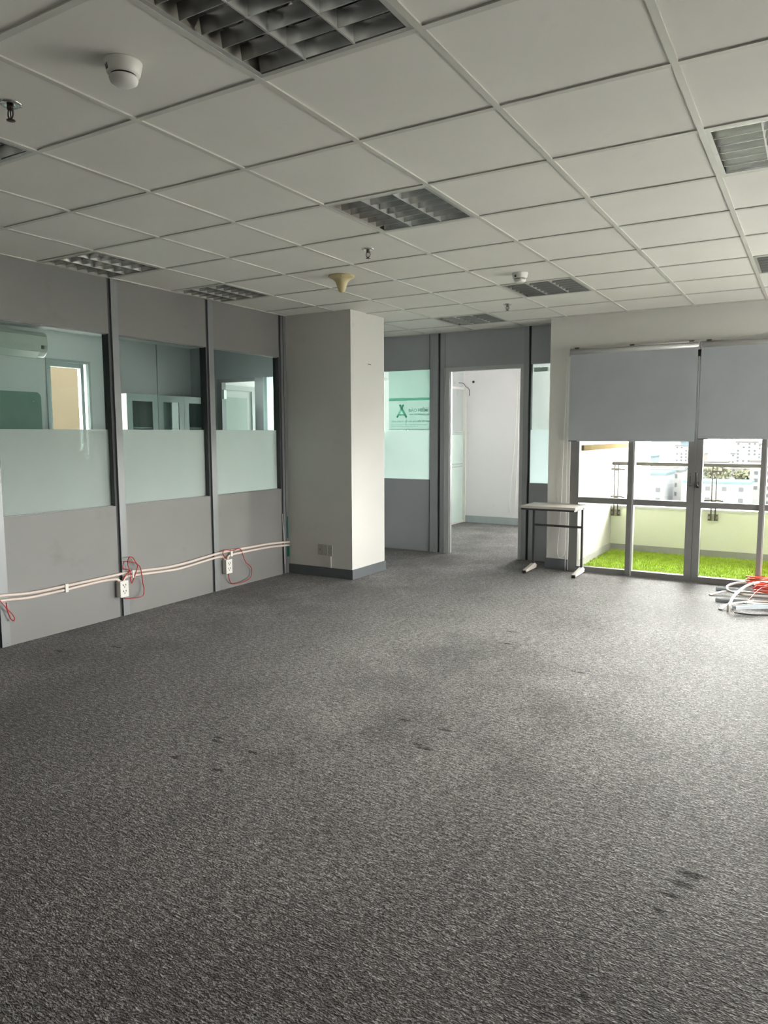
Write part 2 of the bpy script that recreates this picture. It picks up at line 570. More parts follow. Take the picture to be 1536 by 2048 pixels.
for a in range(A0, 4):       # narrow cut tiles along the window wall and over the recess
    if a < 2:
        tile_at(a * .6, min((a + 1) * .6, 1.03), 5.4, YP)
hw = 0.012
for a in range(A0 + 1, A1 + 1):
    ye = YP if a * .6 < 1.0 else YW
    box('grid_bar', M['bar'], ceil, a * .6 - hw, a * .6 + hw, B0 * .6, ye, H - BARH, H + .02)
for b_ in range(B0, B1 + 1):
    xe = 7.0
    y = b_ * .6
    box('grid_bar', M['bar'], ceil, A0 * .6, xe, y - hw, y + hw, H - BARH + .0008, H + .018)
box('edge_trim', M['bar'], ceil, 1.03, 7.0, YW - .022, YW, H - BARH + .0004, H + .012)
box('edge_trim', M['bar'], ceil, XL, XL + .022, B0 * .6, 3.91, H - BARH + .0004, H + .012)
box('edge_trim', M['bar'], ceil, XL, 1.03, YP - .022, YP, H - BARH + .0004, H + .012)
# concrete slab over everything
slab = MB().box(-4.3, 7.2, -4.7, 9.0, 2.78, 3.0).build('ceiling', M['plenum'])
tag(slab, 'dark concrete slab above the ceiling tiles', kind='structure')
# plain ceilings of the rooms behind the partitions
for (x0, x1, y0, y1) in ((-4.1, -1.28, -1.0, 5.46), (-4.1, -1.28, 5.52, 8.8), (-1.28, 1.26, 5.89, 8.8)):
    c_ = box('ceiling', M['office_paint'], None, x0, x1, y0, y1, H, H + .02)
    tag(c_, 'plain white ceiling of a room behind the partitions', kind='structure')

# ---- glazed partition on the left
wl = struct('wall_left', (XL, 0, 0), 'grey laminate partition with three half-frosted glass panes')
TH = 0.08
Z0, Z1, ZF = 0.875, 2.185, 1.465
def bay(y0, y1):
    box('upper_panel', M['laminate'], wl, XL - TH, XL, y0, y1, Z1, H)
    box('lower_panel', M['laminate'], wl, XL - TH, XL, y0, y1, 0, Z0)
    p = box('glass_pane', M['glass_green'], wl, XL - .056, XL - .050, y0, y1, Z0, Z1)
    MB().quad((XL - .0495, y0, Z0), (XL - .0495, y1, Z0), (XL - .0495, y1, ZF), (XL - .0495, y0, ZF)).build('frosted_film', M['frost'], p)
    b_ = MB()
    b_.box(XL - .05, XL - .02, y0, y0 + .004, Z0, Z1).box(XL - .05, XL - .02, y0, y1, Z0, Z0 + .004)
    b_.box(XL - .05, XL - .02, y0, y1, Z1 - .004, Z1)
    b_.build('glazing_bead', M['post'], p)
    box('jamb_shade', M['groove'], p, XL - .05, XL - .003, y1 - .003, y1 + .001, Z0, Z1)  # dark lining stands in for shade on the jamb turned from the window
def groove(y0, y1):
    box('joint_strip', M['groove'], wl, XL - TH, XL - .012, y0, y1, 0, H)
def post(y0, y1, h=0.004):
    box('post', M['post'], wl, XL - TH, XL + h, y0, y1, 0, H)
bay(-0.15, .775); groove(.775, .80); post(.80, .86)
bay(.86, 1.772); groove(1.772, 1.802); post(1.802, 1.862)
bay(1.862, 2.795); groove(2.795, 2.822); post(2.822, 2.885)
bay(2.885, 3.80); groove(3.80, 3.826); post(3.826, 3.86); groove(3.86, 3.868); post(3.868, 3.91)
groove(-.175, -.15); post(-.235, -.175)
box('solid_panel', M['laminate'], wl, XL - TH, XL, -4.5, -.235, 0, H)
box('solid_panel', M['laminate_lifted'], wl, XL - TH, XL, 4.53, YP, 0, H)

# ---- white column
wc = struct('wall_column', (-.81, 4.22, 0), 'square white plastered column beside the glazed partition')
box('column_shaft', M['paint'], wc, XL - TH, -.42, 3.91, 4.53, 0, H + .1)
bc = struct('baseboard_column', (-.81, 4.22, 0), 'dark grey skirting around the white column')
box('skirting_board', M['base'], bc, XL, -.408, 3.898, 3.91, 0, .095)
box('skirting_board', M['base'], bc, -.42, -.408, 3.91, 4.542, 0, .095)

# ---- partition with the doorway
wa = struct('wall_alcove', (0, YP, 0), 'grey partition with a doorway and frosted side panes')
YT = YP + .06
def apanel(name, x0, x1, z0, z1, d=0.0, m='laminate_lifted'):
    return box(name, M[m], wa, x0, x1, YP - d, YT, z0, z1)
def agroove(x0, x1):
    box('joint_strip', M['groove'], wa, x0, x1, YP + .012, YT, 0, H)
apanel('upper_panel', XL, -.565, Z1, H)
apanel('lower_panel', XL, -.565, 0, Z0)
agroove(-.565, -.546)
apanel('post', -.546, -.445, 0, H, .02, 'post_cool')
agroove(-.445, -.415)
apanel('post', -.415, -.356, 0, H, .012, 'post_cool')
apanel('head_panel', -.356, .612, 2.19, H)
apanel('post', .612, .665, 0, H, .012, 'post_cool')
agroove(.665, .69)
apanel('upper_panel', .69, 1.06, Z1, H)
apanel('lower_panel', .69, 1.06, 0, Z0)
def apane(x0, x1, film, gm='glass_green'):
    p = box('glass_pane', M[gm], wa, x0, x1, YP + .02, YP + .026, Z0, Z1)
    MB().quad((x0, YP + .0195, Z0), (x1, YP + .0195, Z0), (x1, YP + .0195, ZF), (x0, YP + .0195, ZF)).build('frosted_film', M[film], p)
    return p
sign_pane = apane(XL, -.565, 'frost_mint')
apane(.69, 1.06, 'frost_cool', 'glass_green')
# printed film stuck on the pane beside the doorway
ys = YP + .0185
MB().quad((-1.135, ys, 1.475), (-.566, ys, 1.475), (-.566, ys, Z1), (-1.135, ys, Z1)).build('sticker_film', M['sticker'], sign_pane)
def flat(name, m, polys, dy=.0012):
    b_ = MB()
    for i, p in enumerate(polys):
        n0 = len(p)
        b_.add([(x, ys - dy - (i % 3) * .0002, z) for x, z in p], [tuple(range(n0))])
    return b_.build(name, m, sign_pane, fix=False)
flat('print_band', M['sticker_band'], [[(-1.135, 1.825), (-.566, 1.825), (-.566, 1.858), (-1.135, 1.858)]])
flat('print_line', M['sticker_text'], [[(-1.135, 1.475), (-.566, 1.475), (-.566, 1.483), (-1.135, 1.483)]])
def stroke(x0, z0, x1, z1, w0):
    d = Vector((x1 - x0, z1 - z0)).normalized() * (w0 / 2)
    n = Vector((-d.y, d.x))
    return [(x0 + n.x, z0 + n.y), (x0 - n.x, z0 - n.y), (x1 - n.x, z1 - n.y), (x1 + n.x, z1 + n.y)]
LX = -.953
flat('logo', M['sticker_band'], [
    stroke(LX + .026, 1.776, LX - .064, 1.628, .028),
    stroke(LX - .026, 1.776, LX + .064, 1.628, .028),
    stroke(LX - .050, 1.655, LX + .050, 1.655, .018)])
flat('logo_tips', M['sticker_text'], [
    stroke(LX + .028, 1.781, LX + .014, 1.758, .022), stroke(LX - .028, 1.781, LX - .014, 1.758, .022),
    stroke(LX + .056, 1.642, LX + .067, 1.622, .022), stroke(LX - .056, 1.642, LX - .067, 1.622, .022)], .002)
def text(name, body, x, z, size, width=None, m='sticker_text'):
    cu = bpy.data.curves.new(name, 'FONT')
    cu.body = body
    cu.size = size
    cu.extrude = 0.0
    cu.offset = 0.0009
    cu.resolution_u = 3
    o = bpy.data.objects.new(name, cu)
    col.objects.link(o)
    bpy.context.view_layer.update()
    dg = bpy.context.evaluated_depsgraph_get()
    me = bpy.data.meshes.new_from_object(o.evaluated_get(dg))
    bpy.data.objects.remove(o)
    xs = [v.co.x for v in me.vertices]
    k = (width / (max(xs) - min(xs))) if width and xs else 1.0
    x0 = min(xs) if xs else 0
    off = wloc(sign_pane)
    for v in me.vertices:
        v.co = Vector((x + (v.co.x - x0) * k, ys - .0012, z + v.co.y)) - off
    me.materials.clear()
    me.materials.append(M[m])
    t = bpy.data.objects.new(name, me)
    col.objects.link(t)
    t.parent = sign_pane
    return t
text('lettering', 'BẢO HIỂM', -.855, 1.688, .055, .255)
text('lettering', 'AAA ASSURANCE COR', -.848, 1.650, .026, .278)
text('lettering', 'TỔNG CÔNG TY CỔ PHẦN BẢO HIỂM VIỆT NAM', -1.100, 1.566, .024, .530)
dash = []
for zz, xe in ((1.534, -.60), (1.514, -.73)):
    x = -1.10
    while x < xe:
        l_ = random.uniform(.012, .034)
        dash.append([(x, zz - .003), (min(x + l_, xe), zz - .003), (min(x + l_, xe), zz + .003), (x, zz + .003)])
        x += l_ + .006
flat('small_print', M['sticker_text'], dash)

# ---- doorway frame
d1 = struct('door_1', (.14, YP, 0), 'aluminium frame of the open doorway in the partition')
for (x0, x1) in ((-.356, -.295), (.575, .612)):
    box('door_jamb', M['door_alu'], d1, x0, x1, YP - .014, YT + .01, 0, 2.19)
box('door_head', M['door_alu'], d1, -.295, .575, YP - .014, YT + .01, 2.145, 2.19)
box('door_stop', M['alu'], d1, -.300, -.286, YP + .010, YP + .03, 0, 2.145)
box('door_stop', M['alu'], d1, -.357, -.345, YP - .02, YP - .013, 0, 2.19)
box('door_stop', M['alu'], d1, .566, .58, YP + .010, YP + .03, 0, 2.145)

# ---- window wall
wb = struct('wall_back', (4, YW, 0), 'white plastered wall around the glazed balcony doors')
WT = 5.60
OPZ = 2.20
def wbox(name, x0, x1, z0, z1, y0=YW, y1=WT):
    return box(name, M['paint'], wb, x0, x1, y0, y1, z0, z1)
wbox('wall_pier', 1.03, 1.26, 0, 2.78, YW, 5.89)
wbox('wall_head', 1.26, 4.70, OPZ, 2.78)
wbox('wall_head', 4.70, 7.0, OPZ, 2.78)
wbox('wall_pier', 3.66, 4.70, 0, OPZ)
wbox('wall_pier', 6.9, 7.0, 0, OPZ)
wbox('wall_sill', 4.70, 6.9, 0, .12)
bb = struct('baseboard_back', (1.15, YW, 0), 'dark grey skirting at the foot of the white wall pier')
box('skirting_board', M['base'], bb, 1.018, 1.262, YW - .012, YW, 0, .115)
box('skirting_board', M['base'], bb, 3.66, 4.70, YW - .012, YW, 0, .115)

# ---- balcony doors: a glazed aluminium unit
FY0, FY1 = 5.462, 5.53
wn = struct('window_1', (2.45, FY0, 0), 'grey aluminium glazed doors to the balcony')
def fr(name, x0, x1, z0, z1, y0=FY0, y1=FY1, m='doorframe', parent=None):
    return box(name, M[m], parent or wn, x0, x1, y0, y1, z0, z1)
fr('jamb', 1.255, 1.352, 0, OPZ)
fr('mullion', 1.84, 1.888, 0, OPZ, FY0 - .012)
fr('mullion_trim', 1.888, 1.902, 0, OPZ, m='alu')
fr('mullion', 3.013, 3.05, 0, OPZ, FY0 - .012)
fr('mullion_trim', 3.05, 3.062, 0, OPZ, m='alu')
fr('jamb', 3.56, 3.66, 0, OPZ)
fr('head_rail', 1.352, 3.56, OPZ - .06, OPZ)
for (x0, x1) in ((1.352, 1.84), (1.902, 2.392), (2.522, 3.013), (3.062, 3.56)):
    fr('bottom_rail', x0, x1, 0, .052)
    fr('transom', x0, x1, .715, .772)
    for (z0, z1) in ((.052, .715), (.772, OPZ - .06)):
        fr('glass_pane', x0, x1, z0, z1, 5.492, 5.498, 'glass_clear')
lst = fr('door_stile', 2.392, 2.456, 0, OPZ)
rst = fr('door_stile', 2.459, 2.522, 0, OPZ)
# lever handle and lock slots
hb = MB().box(2.474, 2.498, FY0 - .012, FY0, .905, .965).build('handle_plate', M['black'], rst, .004)
MB().tube([(2.486, FY0 - .012, .93), (2.486, FY0 - .045, .93), (2.482, FY0 - .050, .96), (2.476, FY0 - .050, 1.055)], .009, 8).build('lever', M['black'], rst)
MB().box(2.415, 2.422, FY0 - .002, FY0, .945, 1.02).lathe((2.418, FY0 - .001, 1.04), [(.005, -.001), (.005, .001)], 10, 'Y').lathe((2.418, FY0 - .001, .925), [(.006, -.001), (.006, .001)], 10, 'Y').build('keyhole', M['black'], lst)

# ---- large window beyond the pier
w2 = struct('window_2', (5.5, FY0, 0), 'wide aluminium window further along the wall')
for x0 in (4.70, 5.77, 6.84):
    box('mullion', M['doorframe'], w2, x0, x0 + .06, FY0, FY1, .12, OPZ)
for (x0, x1) in ((4.76, 5.77), (5.83, 6.84)):
    for z0 in (.12, OPZ - .05):
        box('rail', M['doorframe'], w2, x0, x1, FY0, FY1, z0, z0 + .05)
    box('glass_pane', M['glass_clear'], w2, x0, x1, 5.492, 5.498, .17, OPZ - .05)

# ---- remaining walls of the main room
wri = struct('wall_right', (7.0, 0, 0), 'white side wall of the main room with an added unseen window')
for b_ in ((-4.6, 2.8, 0, 2.78), (5.2, 5.6, 0, 2.78), (2.8, 5.2, 0, .12), (2.8, 5.2, OPZ, 2.78)):
    box('wall_panel', M['paint'], wri, 7.0, 7.15, *b_)
w6 = struct('window_6_added', (7.08, 4.0, .12), 'unseen wide window added in the side wall to light the main room')  # unseen window added to spread daylight over the middle of the floor
for y0 in (2.8, 3.97, 5.14):
    box('mullion', M['doorframe'], w6, 7.04, 7.10, y0, y0 + .06, .12, OPZ)
for (y0, y1) in ((2.86, 3.97), (4.03, 5.14)):
    box('glass_pane', M['glass_clear'], w6, 7.067, 7.073, y0, y1, .12, OPZ)
o = box('wall_front', M['paint'], None, -4.2, 7.15, -4.7, -4.5, 0, 2.78); tag(o, 'plain white wall at the far end of the main room', kind='structure')

# ---- rooms behind the partitions
XB, YE, YO = -4.1, 5.46, 8.78
wr = struct('wall_side_room', (XB, 3, 0), 'white far wall of the side room seen through glass')
WY0, WY1, WZ0, WZ1 = 3.235, 3.82, 1.15, 2.29
for b_ in ((XB - .12, XB, -1.1, WY0, 0, 2.78), (XB - .12, XB, WY1, 8.9, 0, 2.78),
           (XB - .12, XB, WY0, WY1, 0, WZ0), (XB - .12, XB, WY0, WY1, WZ1, 2.78)):
    box('wall_panel', M['office_paint'], wr, *b_)
wf_ = struct('wall_side_room_front', (-2.7, -1.05, 0), 'white wall at the near end of the side room')
box('wall_panel', M['office_paint'], wf_, XB, -1.28, -1.1, -1.0, 0, 2.6)
box('panel_seam', M['post'], wr, XB, XB + .004, 4.852, 4.862, 1.92, H)
w3 = struct('window_3', (XB, 3.5, 1.15), 'small aluminium window on the side room wall')
for b_ in ((WY0, WY0 + .03, WZ0, WZ1), (WY1 - .03, WY1, WZ0, WZ1), (WY0 + .03, WY1 - .03, WZ1 - .03, WZ1), (WY0 + .03, WY1 - .03, WZ0, WZ0 + .03)):
    box('outer_frame', M['cab'], w3, XB - .10, XB + .012, *b_)
for b_ in ((WY0 + .03, WY0 + .075, WZ0 + .03, WZ1 - .03), (WY1 - .115, WY1 - .07, WZ0 + .03, WZ1 - .03),
           (WY0 + .075, WY1 - .115, WZ1 - .085, WZ1 - .03), (WY0 + .075, WY1 - .115, WZ0 + .03, WZ0 + .085)):
    box('sash', M['cab'], w3, XB - .075, XB - .02, *b_)
box('glass_pane', M['glass_clear'], w3, XB - .05, XB - .045, WY0 + .075, WY1 - .115, WZ0 + .085, WZ1 - .085)
lw = box('wall_lightwell', M['beige_wall'], None, -6.2, -6.0, 2.4, 5.6, -6, 5)
tag(lw, 'beige rendered wall of the lightwell outside the small window', kind='structure')

we = struct('wall_side_room_end', (-2.7, YE, 0), 'grey end partition of the side room with a doorway')
for b_ in ((XB, -3.61, 0, H), (-3.61, -2.80, 2.165, H), (-2.80, XL - TH, 2.165, H), (-2.80, XL - TH, 0, .10)):
    box('partition_panel', M['laminate_lifted'], we, b_[0], b_[1], YE, YE + .06, b_[2], b_[3])
box('post', M['post_cool'], we, -2.94, -2.80, YE - .01, YE + .07, 0, 2.165)
box('door_jamb', M['post'], we, -3.61, -3.52, YE - .01, YE + .07, 0, 2.165)
box('door_head', M['post'], we, -3.52, -2.94, YE - .01, YE + .07, 2.12, 2.165)
gp = box('glass_pane', M['glass_green'], we, -2.80, XL - TH, YE + .02, YE + .026, .10, 2.165)
box('closer_arm', M['alu'], we, -3.52, -3.47, YE - .02, YE + .03, 1.90, 2.02)
d2 = struct('door_2', (XB, 6.3, 0), 'white panelled door in the room behind the side room')
for b_ in ((5.86, 5.93, 0, 2.145), (6.70, 6.775, 0, 2.145), (5.93, 6.70, 2.075, 2.145)):
    box('door_frame', M['door_grey'], d2, XB, XB + .03, *b_)
dl = box('door_leaf', M['door_grey'], d2, XB, XB + .012, 5.93, 6.70, 0, 2.075)
box('door_inset', M['door_inset'], dl, XB + .012, XB + .016, 6.03, 6.60, .95, 1.97)

# office behind the doorway
wo = struct('wall_office', (0, YO, 0), 'bright white wall of the office beyond the doorway')
for b_ in ((-1.46, .2, 0, 2.78), (1.12, 1.4, 0, 2.78), (.2, 1.12, 0, .95), (.2, 1.12, 2.2, 2.78)):
    box('wall_panel', M['office_paint'], wo, b_[0], b_[1], YO, YO + .12, b_[2], b_[3])
for b_ in ((-4.2, -4.05, 0, 2.78), (-3.0, -1.46, 0, 2.78), (-4.05, -3.0, 0, .15), (-4.05, -3.0, 2.4, 2.78)):
    box('wall_panel', M['office_paint'], wo, b_[0], b_[1], YO, YO + .12, b_[2], b_[3])
w4 = struct('window_4', (-3.6, YO, .7), 'plain window lighting the room behind the side room')
for x0 in (-4.05, -3.05):
    box('mullion', M['white_plastic'], w4, x0, x0 + .05, YO + .03, YO + .09, .15, 2.4)
for (x0, x1) in ((-4.0, -3.05),):
    box('glass_pane', M['glass_clear'], w4, x0, x1, YO + .055, YO + .06, .15, 2.4)
wx = struct('wall_office_side', (1.33, 7, 0), 'cream wall between the office and the balcony')
for b_ in ((5.60, 8.9, 0, 2.78),):
    box('wall_panel', M['office_paint'], wx, 1.26, 1.29, *b_)
    box('render_coat', M['side_render'], wx, 1.29, 1.31, *b_)
w5 = struct('window_5', (.68, YO, .95), 'white framed window in the far office wall')
for x0 in (.2, 1.08):
    box('mullion', M['white_plastic'], w5, x0, x0 + .04, YO + .03, YO + .09, .95, 2.2)
box('glass_pane', M['glass_clear'], w5, .24, 1.08, YO + .055, YO + .06, .95, 2.2)
bo = struct('baseboard_office', (0, YO, 0), 'pale grey skirting along the white office wall')
box('skirting_board', M['base_light'], bo, -1.45, 1.26, YO - .014, YO, 0, .11)

# glazed partition inside the office
XG = -1.46
wg = struct('wall_office_glazed', (XG, 7.5, 0), 'green-tinted glazed partition inside the office with white rails')
for y0, y1 in ((5.93, 6.88), (6.92, 7.82), (7.86, YO - .03)):
    g_ = box('glass_pane', M['glass_pale'], wg, XG - .006, XG, y0, y1, .03, 2.115)
    xf = XG + .0006
    fb = MB()
    for (z0, z1) in ((.03, .895), (.915, .935), (.955, 1.405), (1.425, 1.44), (1.46, 1.468)):
        fb.quad((xf, y0, z0), (xf, y1, z0), (xf, y1, z1), (xf, y0, z1))
    fb.build('frosted_film', M['frost_dim'], g_)
    box('upper_glass', M['glass_pale'], g_, XG - .006, XG, y0, y1, 2.15, H)
box('top_rail', M['white_plastic'], wg, XG - .02, XG + .02, 5.93, YO - .03, 2.115, 2.15)
box('bottom_rail', M['white_plastic'], wg, XG - .02, XG + .02, 5.93, YO - .03, 0, .03)
for y0 in (5.89, 6.88, 7.82):
    box('upright', M['alu'], wg, XG - .012, XG + .012, y0, y0 + .04, 0, H)
box('upright', M['white_plastic'], wg, XG - .02, XG + .045, YO - .03, YO, 0, 2.14)

# ================================================================== BALCONY
YR = 7.05
bf = struct('floor_balcony', (2.6, 6.3, 0), 'concrete floor of the balcony beneath the turf')
box('balcony_slab', M['concrete'], bf, 1.31, 4.0, 5.60, 7.25, -.25, -.012)
box('door_sill', M['alu'], bf, 1.26, 3.66, 5.53, 5.61, -.05, .012)
bp_ = struct('wall_balcony', (2.6, YR, 0), 'low cream parapet of the balcony')
box('parapet', M['balcony'], bp_, 1.31, 4.0, YR, YR + .16, -.25, .525)
box('coping', M['balcony_top'], bp_, 1.31, 4.0, YR - .012, YR + .17, .525, .552)
bs_ = struct('wall_balcony_side', (4.0, 6.3, 0), 'cream side wall at the unseen end of the balcony, raised to block sky')
bv_ = struct('ceiling_balcony', (4.2, 6.4, 2.78), 'unseen slab over the balcony, extended along the wall to block high sky')
box('shading_overhang', M['soffit_bounce'], bv_, 1.31, 7.6, 5.60, YR + .15, 2.78, 2.95)  # unseen slab, lengthened past the balcony to cut high skylight
box('side_wall', M['balcony'], bs_, 3.9, 4.0, 5.60, YR, -.25, 2.78)  # unseen end wall taken to full height to block sky from the side
box('skirting_strip', M['balcony_skirt'], bp_, 1.31, 3.9, YR - .012, YR, -.012, .082)
box('skirting_strip', M['balcony_skirt'], wx, 1.31, 1.322, 5.61, YR - .012, -.012, .082)
box('ledge', M['beam'], wx, 1.31, 1.35, 5.64, 7.85, 1.245, 1.30)
# turf
tb = MB().box(1.323, 3.898, 5.612, YR - .013, -.012, 0.002).build('artificial_turf', M['turf_base'])
tag(tb, 'bright green artificial turf laid on the balcony floor', 'turf', kind='stuff')
blades = MB()
rnd = random.Random(3)
for i in range(26000):
    x = rnd.uniform(1.33, 3.89)
    y = rnd.uniform(5.62, YR - .02)
    a = rnd.uniform(0, math.pi)
    h = rnd.uniform(.018, .032)
    dx, dy = math.cos(a) * .0025, math.sin(a) * .0025
    lx, ly = rnd.uniform(-.012, .012), rnd.uniform(-.012, .012)
    blades.add([(x - dx, y - dy, 0), (x + dx, y + dy, 0), (x + lx, y + ly, h)], [(0, 1, 2)])
bo_ = blades.build('turf_blades', M['turf'], tb, fix=False)
bo_['kind'] = 'stuff'

# glass balustrade
rl = thing('balustrade', (2.6, YR, .5), 'steel handrail with glass panels on the balcony parapet', 'railing')
box('handrail', M['steel'], rl, 1.315, 3.9, YR - .01, YR + .05, 1.04, 1.08, bevel=.006)
for x in (1.37, 2.459, 3.55):
    for dx in (-.022, .022):
        MB().cyl((x + dx, YR - .03, .43), (x + dx, YR - .03, 1.05), .007, 8).build('post_rod', M['steel'], rl)
    pl = box('base_plate', M['plate'], rl, x - .055, x + .055, YR - .03, YR - .012, .425, .505)
    for bx in (-.04, .04):
        for bz in (.44, .49):
            MB().lathe((x + bx, YR - .034, bz), [(.008, -.004), (.008, .004)], 8, 'Y').build('bolt', M['darkmetal'], pl)
    for z in (.99, .657):
        cb = MB()
        cb.box(x - .02, x + .02, YR - .04, YR - .015, z - .014, z + .014)
        cb.tube([(x - .10, YR - .025, z - .004), (x - .04, YR - .03, z + .004), (x + .04, YR - .03, z + .004), (x + .10, YR - .025, z - .004)], .009, 8)
        cb.build('clamp', M['steel'], rl)
for (x0, x1) in ((1.45, 2.38), (2.54, 3.47)):
    box('glass_panel', M['glass_clear'], rl, x0, x1, YR + .012, YR + .022, .57, 1.03)

# ================================================================== CITY FAR BELOW
CG = -34.0
cg = MB().quad((-600, -400, CG), (800, -400, CG), (800, 300, CG), (-600, 300, CG)).build('ground', M['city_ground'], fix=False)
tag(cg, 'unseen ground at the foot of the tower, kept pale to bounce light', kind='structure')
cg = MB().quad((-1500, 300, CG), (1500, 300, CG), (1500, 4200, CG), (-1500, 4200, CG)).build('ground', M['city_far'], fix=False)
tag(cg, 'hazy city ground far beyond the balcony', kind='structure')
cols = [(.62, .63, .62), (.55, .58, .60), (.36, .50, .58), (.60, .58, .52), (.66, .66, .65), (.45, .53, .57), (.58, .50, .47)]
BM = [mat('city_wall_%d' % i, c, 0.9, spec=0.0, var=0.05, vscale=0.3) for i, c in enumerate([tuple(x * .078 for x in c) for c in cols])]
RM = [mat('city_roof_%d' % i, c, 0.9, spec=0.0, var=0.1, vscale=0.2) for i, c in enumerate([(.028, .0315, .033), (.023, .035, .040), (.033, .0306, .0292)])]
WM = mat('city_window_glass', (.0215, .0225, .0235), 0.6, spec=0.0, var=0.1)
cname = ['white', 'off-white', 'pale blue', 'cream', 'bright white', 'blue-grey', 'pale pink']
rname = ['grey', 'blue', 'brownish']
rnd = random.Random(21)
nb = 0
placed = [(3.46 + d_ * math.sin(math.radians(a_)), -2 + d_ * math.cos(math.radians(a_)), 18) for d_, a_ in ((330, -15.0), (390, -6.2), (420, -13.9), (460, -4.4))]
for k in range(400):
    if nb >= 34:
        break
    d = 300 * (4.2 ** rnd.random())
    ang = math.radians(rnd.uniform(-18.0, -1.5))
    wd, dp, ht = rnd.uniform(12, 30), rnd.uniform(12, 24), rnd.uniform(7, 26)
    x, y = 3.46 + d * math.sin(ang), -2 + d * math.cos(ang)
    if any((x - px) ** 2 + (y - py) ** 2 < ((wd + pw) * .62) ** 2 for px, py, pw in placed):
        continue
    placed.append((x, y, wd))
    ci, ri = rnd.randrange(len(cols)), rnd.randrange(3)
    fl_n = max(2, int(ht / 3.4))
    where = ['nearest', 'middle', 'farthest'][0 if d < 480 else (1 if d < 800 else 2)]
    side = 'above the door handle' if ang > math.radians(-8) else ('through the second door pane' if ang > math.radians(-13) else 'close to the cream side wall')
    b_ = thing('city_building', (x, y, CG),
               '%s %d-storey block, %s roof, among %s houses %s' % (cname[ci], fl_n, rname[ri], where, side), 'building', 'houses of the city below the balcony')
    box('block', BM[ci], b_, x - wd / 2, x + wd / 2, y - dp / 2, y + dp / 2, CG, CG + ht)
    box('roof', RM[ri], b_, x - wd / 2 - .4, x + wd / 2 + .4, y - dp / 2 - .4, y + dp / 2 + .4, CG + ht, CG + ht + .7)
    nw = max(3, int(wd / 5))
    wmesh = None
    for f_ in range(fl_n):
        for c_ in range(nw):
            if rnd.random() < .3:
                continue
            wx_ = x - wd / 2 + (c_ + .5) * wd / nw
            wz_ = CG + (f_ + .5) * ht / fl_n
            if wmesh is None:
                q = box('window', WM, b_, wx_ - .8, wx_ + .8, y - dp / 2 - .1, y - dp / 2, wz_ - .8, wz_ + .8)
                wmesh, w0 = q.data, Vector((wx_, 0, wz_))
            else:
                q = bpy.data.objects.new('window', wmesh)
                col.objects.link(q)
                q.parent = b_
                q.location = (wx_ - w0.x, 0, wz_ - w0.z)
    nb += 1
TM = mat('city_tree_leaves', (.041, .043, .028), 0.9, spec=0.0, var=0.4, vscale=0.5)
TK = mat('city_tree_trunk', (.022, .018, .014), 0.9, spec=0.0)
for (d, a, s, lab) in ((330, -15.0, 9, 'yellow-green tree crown beside the cream balcony wall'),
                       (390, -6.2, 7, 'yellow-green tree crown above the second railing post'),
                       (420, -13.9, 6, 'smaller tree crown beyond the first balcony tree'),
                       (460, -4.4, 6, 'small bushy tree near the last door mullion')):
    x, y = 3.46 + d * math.sin(math.radians(a)), -2 + d * math.cos(math.radians(a))
    hz = CG + (16 if s > 6.5 else 11)
    t = thing('city_tree', (x, y, CG), lab, 'tree', 'trees of the city below the balcony')
    MB().cyl((x, y, CG), (x, y, hz), .5, 8).build('trunk', TK, t)
    cb = MB()
    for i in range(420):
        v = Vector((rnd.gauss(0, 1), rnd.gauss(0, 1), rnd.gauss(0, 1))).normalized() * (rnd.random() ** .35)
        p = Vector((x, y, hz)) + Vector((v.x * s, v.y * s, v.z * s * .62))
        n = Vector((rnd.gauss(0, 1), rnd.gauss(0, 1), rnd.gauss(0, 1))).normalized()
        u = n.orthogonal().normalized() * rnd.uniform(.5, 1.1)
        w_ = n.cross(u)
        cb.add([p - u, p + w_, p + u, p - w_], [(0, 1, 2, 3)])
    cb.build('crown', TM, t, fix=False)

